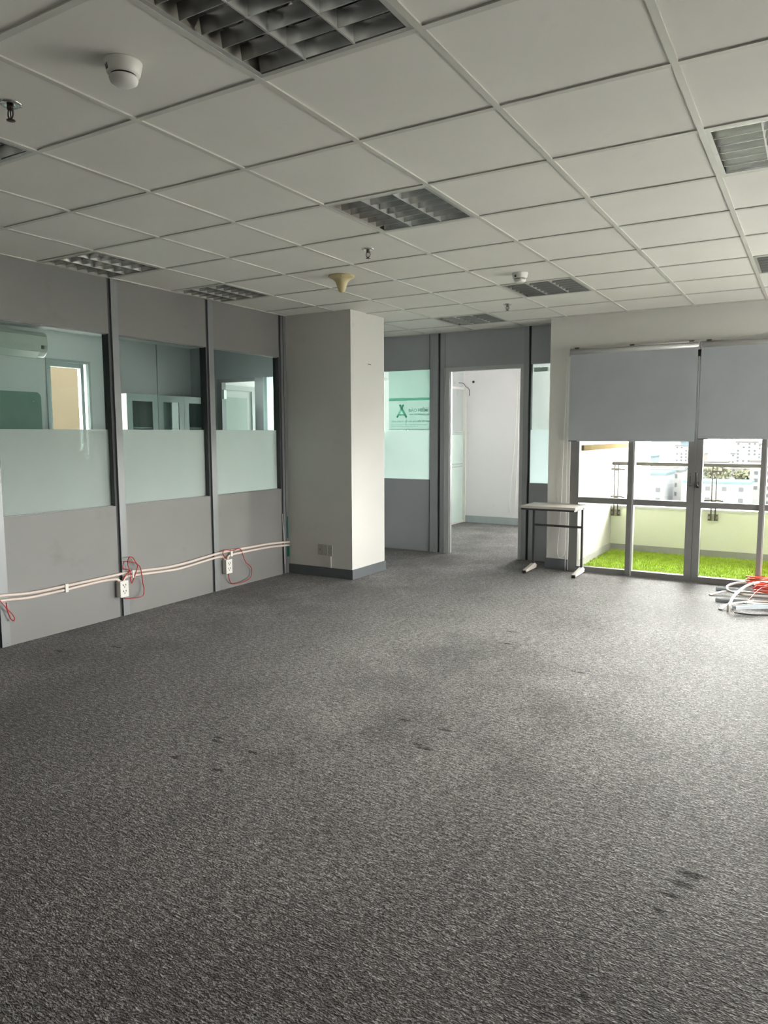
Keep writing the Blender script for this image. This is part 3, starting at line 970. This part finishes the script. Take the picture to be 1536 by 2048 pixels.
# ================================================================== CEILING FITTINGS
def make_light(loc):
    x, y, z = loc
    t = thing('ceiling_light', loc)
    hb = MB()
    e, top = .284, z + .105
    hb.box(x - e - .004, x - e, y - e, y + e, z - .002, top).box(x + e, x + e + .004, y - e, y + e, z - .002, top)
    hb.box(x - e, x + e, y - e - .004, y - e, z - .002, top).box(x - e, x + e, y + e, y + e + .004, z - .002, top)
    hb.box(x - e, x + e, y - e, y + e, top - .004, top)
    hb.build('housing', M['housing'], t)
    fb = MB()
    o_, i_ = .288, .270
    fb.box(x - o_, x - i_, y - o_, y + o_, z - .005, z - .002).box(x + i_, x + o_, y - o_, y + o_, z - .005, z - .002)
    fb.box(x - i_, x + i_, y - o_, y - i_, z - .005, z - .002).box(x - i_, x + i_, y + i_, y + o_, z - .005, z - .002)
    fb.build('frame', M['lampframe'], t)
    for cx in (-.180, 0, .180):
        rb = MB()
        n = 12
        vv, ff = [], []
        for k in range(n + 1):
            a = math.pi * k / n
            for yy in (-.235, .235):
                vv.append((x + cx + .086 * math.cos(a), y + yy, z + .052 + .046 * math.sin(a)))
        for k in range(n):
            ff.append((2 * k, 2 * k + 1, 2 * k + 3, 2 * k + 2))
        rb.add(vv, ff, True)
        rb.build('reflector', M['reflector'], t, fix=False)
        tb_ = MB().cyl((x + cx, y - .255, z + .066), (x + cx, y + .255, z + .066), .0125, 12).build('lamp_tube', M['tube'], t)
        hb2 = MB()
        for sy in (-1, 1):
            hb2.box(x + cx - .016, x + cx + .016, y + sy * .262 - .010, y + sy * .262 + .010, z + .045, z + .09)
        hb2.build('lamp_holder', M['white_plastic'], tb_)['kind'] = 'stuff'
    for cx in (-.092, .092):
        MB().prism([(x + cx - .0012, z - .004), (x + cx + .0012, z - .004), (x + cx + .006, z + .045), (x + cx - .006, z + .045)], 'Y', y - .27, y + .27).box(x + cx - .003, x + cx + .003, y - .27, y + .27, z - .0052, z - .0034).build('louver_spine', M['lampframe'], t)
    for k in range(7):
        yy = y - .264 + k * .088
        MB().prism([(yy - .0012, z - .0032), (yy + .0012, z - .0032), (yy + .010, z + .042), (yy - .010, z + .042)], 'X', x - .27, x + .27).build('louver_blade', M['louver'], t)
    return t
light_labels = {
    (3, -1): 'large nearest louvred ceiling light showing tubes, beside the big smoke detector',
    (0, -1): 'louvred ceiling light cut by the picture edge, near the nearest sprinkler',
    (-2, 2): 'louvred ceiling light against the partition, nearer of the two with bright cells',
    (-2, 4): 'louvred ceiling light against the partition, farther one close to the column',
    (2, 2): 'louvred ceiling light alone in mid-ceiling, before the antenna dome',
    (2, 6): 'dark louvred ceiling light next to the small smoke detector',
    (0, 8): 'farthest louvred ceiling light, in front of the doorway partition',
    (5, 2): 'dark louvred ceiling light with a mirror edge, nearest the window side',
    (5, 6): 'small dark louvred ceiling light above the second roller blind'}
proto = None
for (a, b_) in LIGHTS:
    loc = ((a + .5) * .6, (b_ + .5) * .6, H)
    if proto is None:
        proto = t = make_light(loc)
    else:
        t = copy_tree(proto)
        t.location = loc
    tag(t, light_labels[(a, b_)], 'ceiling light', 'louvred ceiling lights')

def smoke_detector(x, y, label):
    t = thing('smoke_detector', (x, y, H), label, 'smoke detector', 'smoke detectors')
    z = H
    b_ = MB().lathe((x, y, 0), [(.0585, z), (.0585, z - .004), (.056, z - .016), (.052, z - .034), (.047, z - .040)], 36).build('base', M['white_plastic'], t)
    MB().lathe((x, y, 0), [(.040, z - .040), (.040, z - .046)], 32).build('vent_gap', M['black'], t)
    MB().lathe((x, y, 0), [(.044, z - .046), (.045, z - .050), (.042, z - .060), (.030, z - .068), (.012, z - .070)], 32).build('sensor_cap', M['white_plastic'], t)
    lx, ly = x - .028, y - .0475
    d = Vector((.4, -.85, 0)).normalized()
    a = math.atan2(-.75, -.25)
    lb = MB()
    pts = []
    for da in (-.16, .16):
        for r, zz in ((.0561, z - .018), (.0527, z - .034)):
            pts.append((x + r * math.cos(a + da), y + r * math.sin(a + da), zz))
    lb.add(pts, [(0, 1, 3, 2)])
    lb.build('rating_label', M['black'], t, fix=False)
    return t
smoke_detector(1.498, -.309, 'large white round smoke detector on the tile beside the big nearest light')
smoke_detector(1.498, 3.27, 'small white smoke detector just before a dark ceiling light')

def sprinkler(x, y, label):
    t = thing('sprinkler', (x, y, H), label, 'sprinkler', 'ceiling sprinklers')
    z = H
    MB().lathe((x, y, 0), [(.040, z), (.040, z - .003), (.030, z - .008), (.016, z - .004)], 28).build('escutcheon', M['chrome'], t)
    MB().lathe((x, y, 0), [(.011, z - .004), (.011, z - .022), (.008, z - .024)], 16).build('body', M['darkmetal'], t)
    for s in (-1, 1):
        MB().tube([(x + s * .010, y, z - .020), (x + s * .014, y, z - .030), (x + s * .013, y, z - .044), (x + s * .003, y, z - .053)], .0028, 6).build('frame_arm', M['darkmetal'], t)
    MB().cyl((x, y, z - .024), (x, y, z - .050), .0025, 8).build('bulb', M['darkmetal'], t)
    MB().lathe((x, y, 0), [(.003, z - .050), (.004, z - .055), (.015, z - .057), (.015, z - .059)], 18).build('deflector', M['darkmetal'], t)
sprinkler(.919, -.322, 'nearest chrome sprinkler head, beside the big smoke detector tile')
sprinkler(.918, 2.085, 'sprinkler head between the mid-ceiling light and the antenna dome')
sprinkler(.949, 4.435, 'farthest small sprinkler head before the farthest ceiling light')

t = thing('ceiling_antenna', (.325, 2.661, H), 'ivory bell-shaped antenna dome hanging from a ceiling tile', 'antenna')
prof = [(.0, 0), (.096, 0), (.098, -.008), (.092, -.014), (.076, -.020), (.060, -.030), (.047, -.046), (.039, -.066), (.033, -.088), (.026, -.108), (.017, -.119), (.006, -.123)]
MB().lathe((.325, 2.661, H), prof[1:], 36).build('dome', M['ivory_plastic'], t)
MB().lathe((.37, 2.59, H - .0155), [(.004, .002), (.004, -.003)], 10).build('screw', M['darkmetal'], t)

# ================================================================== LEFT WALL FITTINGS
XP = XL + .015
pr_ = .0108
upper = [(-2.5, .35), (-1.0, .34), (.0, .35), (.55, .36), (.797, .355), (1.012, .334), (1.285, .333), (1.586, .336), (1.819, .339), (2.018, .330), (2.228, .317), (2.453, .320), (2.755, .341), (2.948, .350), (3.292, .345), (3.589, .340), (3.895, .318)]
o = MB().tube([(XP, y, z + .003) for y, z in upper], pr_, 10).build('conduit', M['pinkpipe'])
tag(o, 'pinkish-white conduit, upper pipe along the lower grey panels', 'conduit', 'conduits on the partition')
lows = [([(-2.5, .32), (-1.0, .31), (.0, .32), (.55, .33), (.795, .328), (1.01, .309), (1.284, .311), (1.541, .318), (1.68, .316), (1.74, .308), (1.765, .290)], 'lower pinkish conduit entering the nearer socket box from the near side'),
        ([(1.795, .290), (1.815, .308), (1.86, .316), (2.017, .306), (2.281, .290), (2.451, .292), (2.753, .314), (2.872, .318), (2.925, .306), (2.945, .280)], 'lower pinkish conduit joining the two socket boxes'),
        ([(2.975, .280), (2.99, .305), (3.05, .316), (3.29, .317), (3.588, .312), (3.893, .292)], 'lower pinkish conduit between the farther socket box and the column')]
for pts, lab in lows:
    o = MB().tube([(XP, y, z - .003) for y, z in pts], pr_, 10).build('conduit', M['pinkpipe'])
    tag(o, lab, 'conduit', 'conduits on the partition')
for y, z, lab in ((1.29, .322, 'white pipe clip on the nearest lower panel'), (1.89, .325, 'white pipe clip just past the nearer socket box'), (3.02, .33, 'white pipe clip just past the farther socket box')):
    k = thing('pipe_clip', (XL, y, z), lab, 'clip', 'pipe clips')
    MB().box(XL, XL + .032, y - .012, y + .012, z + .014, z + .030).box(XL, XL + .032, y - .012, y + .012, z - .030, z - .016).box(XL + .0275, XL + .032, y - .012, y + .012, z - .016, z + .014).build('strap', M['white_plastic'], k)

def socket_box(y, z, label):
    t = thing('socket_box', (XL, y, z), label, 'socket', 'surface socket boxes')
    b_ = MB().box(XL, XL + .045, y - .038, y + .038, z - .063, z + .063).build('back_box', M['white_plastic'], t, .004)
    f_ = MB().box(XL + .045, XL + .053, y - .040, y + .040, z - .065, z + .065).build('face_plate', M['white_plastic'], t, .003)
    for dz in (.026, -.022):
        s_ = MB()
        for dy, zz, hh in ((-.012, .006, .006), (.012, .006, .006), (0, -.010, .005)):
            s_.box(XL + .0532, XL + .0536, y + dy - .0035, y + dy + .0035, z + dz + zz - hh, z + dz + zz + hh)
        s_.build('socket_holes', M['black'], t)
socket_box(1.779, .226, 'white double socket box under the coiled red cable on the partition')
socket_box(2.960, .216, 'white double socket box with a loose cable loop, nearer the column')

def wire(pts, label, z0=XL + .03, amp=.012, r=.0038):
    P = []
    for i, (y, z) in enumerate(pts):
        P.append((z0 + amp * math.sin(i * 1.7), y, z))
    o = MB().tube(P, r, 6).build('cable_loop', M['red'])
    tag(o, label, 'cable', 'red cables on the partition')
wire([(1.779, .292), (1.805, .335), (1.851, .352), (1.843, .403), (1.83, .439), (1.847, .469), (1.892, .454), (1.916, .417), (1.919, .383), (1.901, .327), (1.888, .27), (1.867, .253), (1.848, .286), (1.856, .351), (1.827, .373), (1.783, .388), (1.79, .437), (1.84, .433), (1.9, .415), (1.94, .38), (1.958, .326), (1.985, .228), (1.988, .184), (1.96, .138), (1.896, .129), (1.815, .140), (1.785, .158)],
     'coiled red cable looping above the nearer socket box', XL + .034)
wire([(2.94, .288), (2.888, .345), (2.916, .37), (2.971, .367), (3.026, .354), (3.097, .364), (3.153, .341), (3.18, .283), (3.193, .221), (3.265, .169), (3.301, .123), (3.276, .066), (3.187, .041), (3.085, .034), (3.015, .047), (2.968, .102), (2.955, .150)],
     'loose red cable loop hanging from the farther socket box', XL + .034)
wire([(.78, .335), (.816, .281), (.832, .252), (.851, .199), (.866, .176), (.875, .19), (.866, .222), (.833, .265), (.822, .31)],
     'short red cable loop hanging at the nearest grey post', XL + .034, .006)
t = thing('green_tape', (XL, 3.88, .3), 'strip of dark green tape stuck beside the column', 'tape')
MB().box(XL + .0045, XL + .006, 3.872, 3.908, .17, .285).build('lower_strip', M['green_tape'], t)
MB().box(XL + .0045, XL + .006, 3.876, 3.893, .36, .585).build('upper_strip', M['green_tape'], t)
o = MB().tube([(XL + .008, 3.80, .62), (XL + .010, 3.805, .5), (XL + .010, 3.815, .38), (XL + .010, 3.82, .10)], .006, 8).build('thin_cable', M['grey_plastic'])
tag(o, 'thin pale cable running down the partition next to green tape', 'cable')

# ================================================================== COLUMN FITTINGS
YC = 3.91
t = thing('wall_outlet', (-.738, YC, .27), 'row of three grey outlet plates low on the white column', 'socket')
for i, (x, z, d) in enumerate(((-.800, .272, .008), (-.737, .272, .012), (-.678, .268, .010))):
    p = MB().box(x - .029, x + .029, YC - d, YC, z - .055, z + .055).build('face_plate', M['grey_plastic'], t, .003)
    hb = MB()
    if i == 0:
        hb.lathe((x, YC - d, z + .002), [(.006, -.002), (.006, .001)], 12, 'Y')
    elif i == 1:
        for zz in (.038, -.038):
            hb.lathe((x, YC - d, z + zz), [(.003, -.001), (.003, .001)], 10, 'Y')
    else:
        for zz in (.026, -.014):
            hb.box(x - .014, x - .010, YC - d - .0006, YC - d + .001, z + zz - .006, z + zz + .006)
            hb.box(x + .010, x + .014, YC - d - .0006, YC - d + .001, z + zz - .006, z + zz + .006)
            hb.box(x - .003, x + .003, YC - d - .0006, YC - d + .001, z + zz - .018, z + zz - .012)
    hb.build('hole', M['black'], p)
o = box('cable_trunking', M['paint'], None, -.700, -.668, YC - .012, YC, .095, .21)
tag(o, 'short white trunking from the outlet plates to the skirting', 'trunking')
t = thing('wall_hook', (-.42, 4.23, 2.11), 'tiny metal hook on the bright side of the column', 'hook')
MB().tube([(-.42, 4.22, 2.112), (-.405, 4.215, 2.110), (-.402, 4.235, 2.105), (-.405, 4.25, 2.108)], .003, 6).build('wire', M['darkmetal'], t)

# ================================================================== ROLLER BLINDS
def blind(x0, x1, zb, label, chain):
    t = thing('roller_blind', ((x0 + x1) / 2, 5.41, zb), label, 'blind', 'grey roller blinds')
    yb = 5.405
    MB().box(x0, x1, yb, yb + .002, zb + .02, 2.212).build('fabric', M['blind'], t)
    MB().cyl((x0 - .004, yb + .018, 2.234), (x1 + .004, yb + .018, 2.234), .026, 18).build('roller', M['blind_rail'], t)
    MB().box(x0 + .002, x1 - .002, yb - .006, yb + .008, zb, zb + .022).build('bottom_bar', M['blind'], t, .003)
    MB().box(x0, x0 + .085, yb - .007, yb + .009, zb - .001, zb + .006).build('end_clip', M['black'], t)
    MB().cyl((x0 - .01, yb + .012, 2.270), (x1 + .01, yb + .012, 2.270), .006, 10).build('head_tube', M['blind_rail'], t)
    for x in (x0 + .06, (x0 + x1) / 2, x1 - .06):
        MB().box(x - .02, x + .02, yb + .004, YW, 2.268, 2.282).build('bracket', M['darkmetal'], t)
    for x in (x0 - .012, x1 + .004):
        MB().box(x, x + .008, yb - .006, YW, 2.20, 2.268).build('end_bracket', M['blind_rail'], t)
    if chain:
        xx = x0 - .02
        MB().tube([(xx, yb + .012, 2.23), (xx + .004, yb + .012, 1.4), (xx + .010, yb + .012, .6), (xx + .012, yb, .22), (xx - .01, yb - .005, .155), (xx - .04, yb, .13), (xx - .065, yb + .01, .16), (xx - .075, yb + .02, .24), (xx - .05, yb + .02, .6), (xx - .03, yb + .02, 1.5), (xx - .012, yb + .022, 2.23)], .003, 6).build('pull_chain', M['white_plastic'], t)
        MB().cyl((xx + .012, yb + .01, .0), (xx + .012, yb + .01, .16), .005, 8).build('chain_weight', M['grey_plastic'], t)
blind(1.252, 2.448, 1.345, 'half-lowered grey roller blind with a pull chain, beside the wall pier', True)
blind(2.478, 3.68, 1.367, 'half-lowered grey roller blind cut by the picture edge, above the door handle', False)
for (x0, x1) in ((4.68, 6.93),):
    blind(x0, x1, 1.36, 'half-lowered grey roller blind on the wide window past the wall pier', False)

t = thing('roller_blind', (6.96, 4.0, 1.36), 'half-lowered grey roller blind on the added side window', 'blind', 'grey roller blinds')
MB().box(6.955, 6.957, 2.76, 5.24, 1.38, 2.25).build('fabric', M['blind'], t)
MB().cyl((6.965, 2.75, 2.26), (6.965, 5.25, 2.26), .026, 18).build('roller', M['blind_rail'], t)
MB().box(6.950, 6.962, 2.76, 5.24, 1.36, 1.382).build('bottom_bar', M['blind'], t)

# ================================================================== TABLE
tx0, tx1, ty0, ty1, tz = .905, 1.462, 4.985, 5.40, .705
t = thing('side_table', (1.18, 5.2, 0), 'small pale-topped table on dark steel legs beside the wall pier', 'table')
MB().box(tx0, tx1, ty0, ty1, tz - .024, tz).build('table_top', M['tabletop'], t, .002)
MB().box(tx0 + .005, tx1 - .012, ty0 + .004, ty0 + .03, tz - .042, tz - .024).build('front_rail', M['tableframe'], t)
for lx in (tx0 + .015, tx1 - .033):
    MB().box(lx, lx + .02, 5.315, 5.345, .062, tz - .024).build('leg', M['tableframe'], t)
    MB().box(lx, lx + .02, ty0 + .03, 5.345, tz - .044, tz - .024).build('top_bearer', M['tableframe'], t)
    f_ = MB().prism([(5.06, .012), (5.40, .012), (5.40, .04), (5.345, .068), (5.31, .068), (5.06, .034)], 'X', lx - .008, lx + .026).build('foot', M['tablefoot'], t)
    MB().box(lx - .009, lx + .027, 5.052, 5.075, 0, .03).build('glide', M['black'], f_)
    MB().box(lx - .009, lx + .027, 5.385, 5.405, 0, .03).build('glide', M['black'], f_)
MB().box(tx0 + .035, tx1 - .033, 5.32, 5.34, .465, .487).build('cross_bar', M['tableframe'], t)

# ================================================================== PILE OF TRUNKING AND CABLES
def channel(x0, y0, x1, y1, z, wd, ht, m, label):
    d = Vector((x1 - x0, y1 - y0, 0))
    L_ = d.length
    d.normalize()
    n = Vector((-d.y, d.x, 0))
    o0 = Vector((x0, y0, z))
    b_ = MB()
    th = .002
    prof = [(-wd / 2, ht), (-wd / 2, 0), (wd / 2, 0), (wd / 2, ht), (wd / 2 - th, ht), (wd / 2 - th, th), (-wd / 2 + th, th), (-wd / 2 + th, ht)]
    v = [o0 + n * p[0] + Vector((0, 0, p[1])) for p in prof] + [o0 + d * L_ + n * p[0] + Vector((0, 0, p[1])) for p in prof]
    k = len(prof)
    f = [(i, (i + 1) % k, k + (i + 1) % k, k + i) for i in range(k)]
    f += [(0, 1, 6, 7), (1, 2, 5, 6), (2, 3, 4, 5)]
    f += [(k + 0, k + 7, k + 6, k + 1), (k + 1, k + 6, k + 5, k + 2), (k + 2, k + 5, k + 4, k + 3)]
    b_.add(v, f)
    o = b_.build('trunking', m, None)
    return tag(o, label, 'trunking', 'trunking lengths in the floor pile')
channel(2.715, 5.180, 4.0, 5.30, .0, .045, .022, M['trunk_grey'], 'grey trunking length in the floor pile, closest to the door')
channel(2.765, 4.700, 3.95, 4.78, .0, .045, .026, M['trunk_grey'], 'grey trunking length sticking out furthest in the middle of the pile')
channel(2.945, 4.300, 4.1, 5.20, .034, .050, .028, M['trunk_grey'], 'silvery trunking length lying slantwise at the front of the pile')
channel(2.90, 5.30, 4.1, 5.36, .0, .05, .025, M['trunk_grey'], 'grey trunking length right at the foot of the door mullion')
def strip(pts, z, wd, label):
    b_ = MB()
    P = [Vector((x, y, z_)) for x, y, z_ in pts]
    v = []
    for i, p in enumerate(P):
        d = (P[min(i + 1, len(P) - 1)] - P[max(i - 1, 0)]).normalized()
        n = Vector((-d.y, d.x, 0)).normalized() * wd / 2
        v += [p - n, p + n, p + n + Vector((0, 0, .008)), p - n + Vector((0, 0, .008))]
    f = [(0, 1, 2, 3), tuple(len(v) - 4 + i for i in (3, 2, 1, 0))]
    for i in range(len(P) - 1):
        for k in range(4):
            f.append((i * 4 + k, i * 4 + (k + 1) % 4, i * 4 + 4 + (k + 1) % 4, i * 4 + 4 + k))
    b_.add(v, f)
    o = b_.build('trunking_cover', M['trunk_beige'])
    tag(o, label, 'trunking', 'beige trunking covers in the floor pile')
strip([(2.70, 4.90, .001), (2.80, 5.0, .024), (2.95, 5.05, .03), (3.3, 5.08, .03), (4.0, 5.05, .002)], 0, .032, 'beige trunking cover with a pointed end, between two grey lengths')
strip([(2.84, 4.36, .002), (2.87, 4.44, .022), (2.95, 4.55, .03), (3.05, 4.66, .032), (3.3, 4.74, .034), (4.0, 4.82, .034)], 0, .035, 'curved beige trunking cover at the front of the pile')
strip([(3.0, 4.58, .030), (3.3, 4.60, .036), (3.9, 4.60, .004)], 0, .05, 'beige trunking cover under the slanting silvery length')
def pipe(pts, r, m, label, cat='conduit', name='flexible_conduit', group='loose conduits in the floor pile'):
    o = MB().tube(pts, r, 8).build(name, m)
    tag(o, label, cat, group)
pipe([(3.6, 5.39, .04), (3.2, 5.40, .05), (2.961, 5.400, .05), (2.902, 5.38, .05), (2.846, 5.283, .05), (2.818, 5.163, .052), (2.818, 5.035, .055), (2.841, 4.926, .056), (2.885, 4.856, .056), (2.946, 4.81, .055), (3.026, 4.799, .055), (3.3, 4.82, .06), (3.8, 4.9, .05)], .011, M['whitepipe'], 'white flexible conduit bent into a U around the pile end')
pipe([(2.905, 4.30, .012), (2.900, 4.36, .045), (2.905, 4.44, .055), (2.912, 4.563, .075), (2.935, 4.74, .090), (2.96, 4.90, .095), (2.99, 5.03, .10), (3.03, 5.15, .10), (3.09, 5.28, .09), (3.25, 5.36, .08), (3.6, 5.34, .06)], .012, M['whitepipe'], 'white flexible conduit arching over the top of the pile')
def coil(c, rx, ry, turns, label, m='redbright', seed=1, z=.07):
    rr = random.Random(seed)
    P = []
    n = 10
    for i in range(turns * n + 1):
        a = 2 * math.pi * i / n
        P.append((c[0] + rx * (1 + rr.uniform(-.12, .12)) * math.cos(a), c[1] + ry * (1 + rr.uniform(-.15, .15)) * math.sin(a), z + .02 * math.sin(a * .7 + seed) + .004 * i / n))
    o = MB().tube(P, .0045, 6).build('cable_coil', M[m])
    tag(o, label, 'cable', 'red cable coils in the floor pile')
coil((3.13, 5.33), .17, .07, 7, 'orange-red cable coil on top of the pile, by the door', seed=2, z=.085)
coil((3.24, 4.92), .20, .07, 8, 'orange-red cable coil lying lower in the pile', seed=5, z=.085)
coil((3.22, 5.08), .16, .05, 4, 'small orange-red cable coil in the pile centre', seed=9, z=.10)
pipe([(3.02, 4.46, .06), (3.045, 4.60, .085), (3.07, 4.723, .105), (3.10, 4.84, .12), (3.147, 4.975, .13), (3.25, 5.1, .12)], .003, M['red'], 'thin dark red wire sticking out across the pile', 'cable', 'loose_wire', 'thin wires in the floor pile')
pipe([(2.95, 4.27, .012), (3.03, 4.29, .006), (3.10, 4.30, .006), (3.184, 4.345, .006), (3.4, 4.42, .006)], .005, M['black'], 'thin black cable on the carpet in front of the pile', 'cable', 'loose_wire', 'thin wires in the floor pile')

# ================================================================== SIDE ROOM THINGS
y0, y1, z0, z1 = 2.28, 3.142, 2.268, 2.538
t = thing('air_conditioner', (XB, 2.7, z0), 'white wall-mounted air conditioner above the small window', 'air conditioner')
prof = [(XB, z0 + .02), (XB + .03, z0), (XB + .13, z0 + .005), (XB + .19, z0 + .06), (XB + .205, z0 + .13), (XB + .195, z1 - .03), (XB + .16, z1), (XB, z1)]
bd = MB().prism([(p[0], p[1]) for p in prof], 'Y', y0, y1).build('casing', M['ac'], t, .012)
MB().prism([(XB + .125, z0 - .001), (XB + .195, z0 + .062), (XB + .199, z0 + .058), (XB + .13, z0 - .006)], 'Y', y0 + .05, y1 - .10).build('air_flap', M['white_plastic'], t)
MB().prism([(XB + .165, z1 + .002), (XB + .198, z1 - .028), (XB + .202, z1 - .040), (XB + .199, z1 - .044), (XB + .160, z1 - .002)], 'Y', y0 + .02, y1 - .02).build('intake_grille', M['grey_plastic'], t)
MB().box(XB + .200, XB + .208, y1 - .085, y1 - .055, z0 + .09, z0 + .13).build('display', M['cab_dark'], t)
t = thing('glass_board', (XB, 2.5, 1.0), 'green glass writing board with rounded corners on the far wall', 'board')
bx = MB()
pl = []
r = .06
for (cy, cz, a0) in ((3.14 - r, 1.898 - r, 0), (1.95 + r, 1.898 - r, 90), (1.95 + r, 1.0 + r, 180), (3.14 - r, 1.0 + r, 270)):
    for k in range(7):
        a = math.radians(a0 + 15 * k)
        pl.append((cy + r * math.cos(a), cz + r * math.sin(a)))
bx.prism(pl, 'X', XB + .02, XB + .03)
bx.build('glass_sheet', M['board'], t)
for (cy, cz) in ((3.045, 1.797), (2.045, 1.797), (3.045, 1.10), (2.045, 1.10)):
    MB().lathe((XB, cy, cz), [(.011, 0), (.011, .034), (.007, .038)], 14, 'X').build('standoff', M['chrome'], t)

def cabinet(y0, y1, label, single=False):
    x0, x1, zt = XB, -3.75, 1.92
    t = thing('filing_cabinet', ((x0 + x1) / 2, (y0 + y1) / 2, 0), label, 'cabinet', 'glass-door cabinets')
    b_ = MB()
    b_.box(x0, x1 - .02, y0, y0 + .015, 0, zt).box(x0, x1 - .02, y1 - .015, y1, 0, zt).box(x0, x1 - .02, y0 + .015, y1 - .015, zt - .015, zt)
    b_.box(x0, x1 - .02, y0 + .015, y1 - .015, 0, .08).box(x0, x0 + .01, y0 + .015, y1 - .015, .08, zt - .015)
    b_.build('carcass', M['cab'], t)
    for z in (.5, .95, 1.50):
        box('shelf', M['cab'], t, x0 + .01, x1 - .03, y0 + .015, y1 - .015, z, z + .018)
    ym = (y0 + y1) / 2
    for (a, b2, hy) in (((y0 + .002, y1 - .002, y0 + .04),) if single else ((y0 + .002, ym - .001, ym - .02), (ym + .001, y1 - .002, ym + .02))):
        f = MB()
        f.box(x1 - .02, x1, a, a + .085, .08, zt).box(x1 - .02, x1, b2 - .085, b2, .08, zt)
        f.box(x1 - .02, x1, a + .085, b2 - .085, zt - .085, zt).box(x1 - .02, x1, a + .085, b2 - .085, .08, .16)
        d = f.build('door', M['cab'], t)
        box('glass_pane', M['glass_dull'], d, x1 - .012, x1 - .008, a + .085, b2 - .085, .16, zt - .085)
        box('handle', M['darkmetal'], d, x1, x1 + .012, hy - .008, hy + .008, 1.40, 1.47)
cabinet(4.05, 4.538, 'narrow pale steel cabinet with one glass door, nearer the small window', True)
cabinet(4.542, 5.42, 'wide pale steel cabinet with two glass doors, nearer the side room doorway')

# ================================================================== OFFICE THINGS
t = thing('door_closer', (.77, YT + .02, 2.13), 'silver door closer seen through the narrow frosted pane', 'door closer')
MB().box(.70, .86, YT, YT + .045, 2.105, 2.15).build('body', M['white_plastic'], t, .004)
MB().tube([(.73, YT + .03, 2.15), (.74, YT + .12, 2.165), (.71, YT + .2, 2.165)], .006, 6).build('arm', M['alu'], t)
o = MB().tube([(-1.585, YO - .02, 2.233), (-1.50, YO - .03, 2.22), (-1.45, YO - .05, 2.17), (-1.40, YO - .03, 2.12), (-1.40, YO - .02, 2.02)], .005, 6).build('pipe_wires', M['black'])
o.location = (.04, 0, 0)
tag(o, 'black wires hanging from the wall near the glazed office partition', 'cable')
o = MB().lathe((-1.298, YO - .004, 2.238), [(.02, -.003), (.018, .004)], 14, 'Y').build('pipe_hole', M['black'])
tag(o, 'round dark pipe hole high on the white office wall', 'hole')
o = MB().tube([(-.53, YO - .03, 2.35), (-.53, YO - .03, 1.2), (-.555, YO - .03, .5), (-.565, YO - .03, .25), (-.60, YO - .03, .165), (-.645, YO - .03, .25), (-.635, YO - .03, .6), (-.57, YO - .03, 1.5), (-.55, YO - .03, 2.35)], .005, 6).build('blind_cord', M['white_plastic'])
tag(o, 'white looped blind cord hanging on the office wall', 'cord')
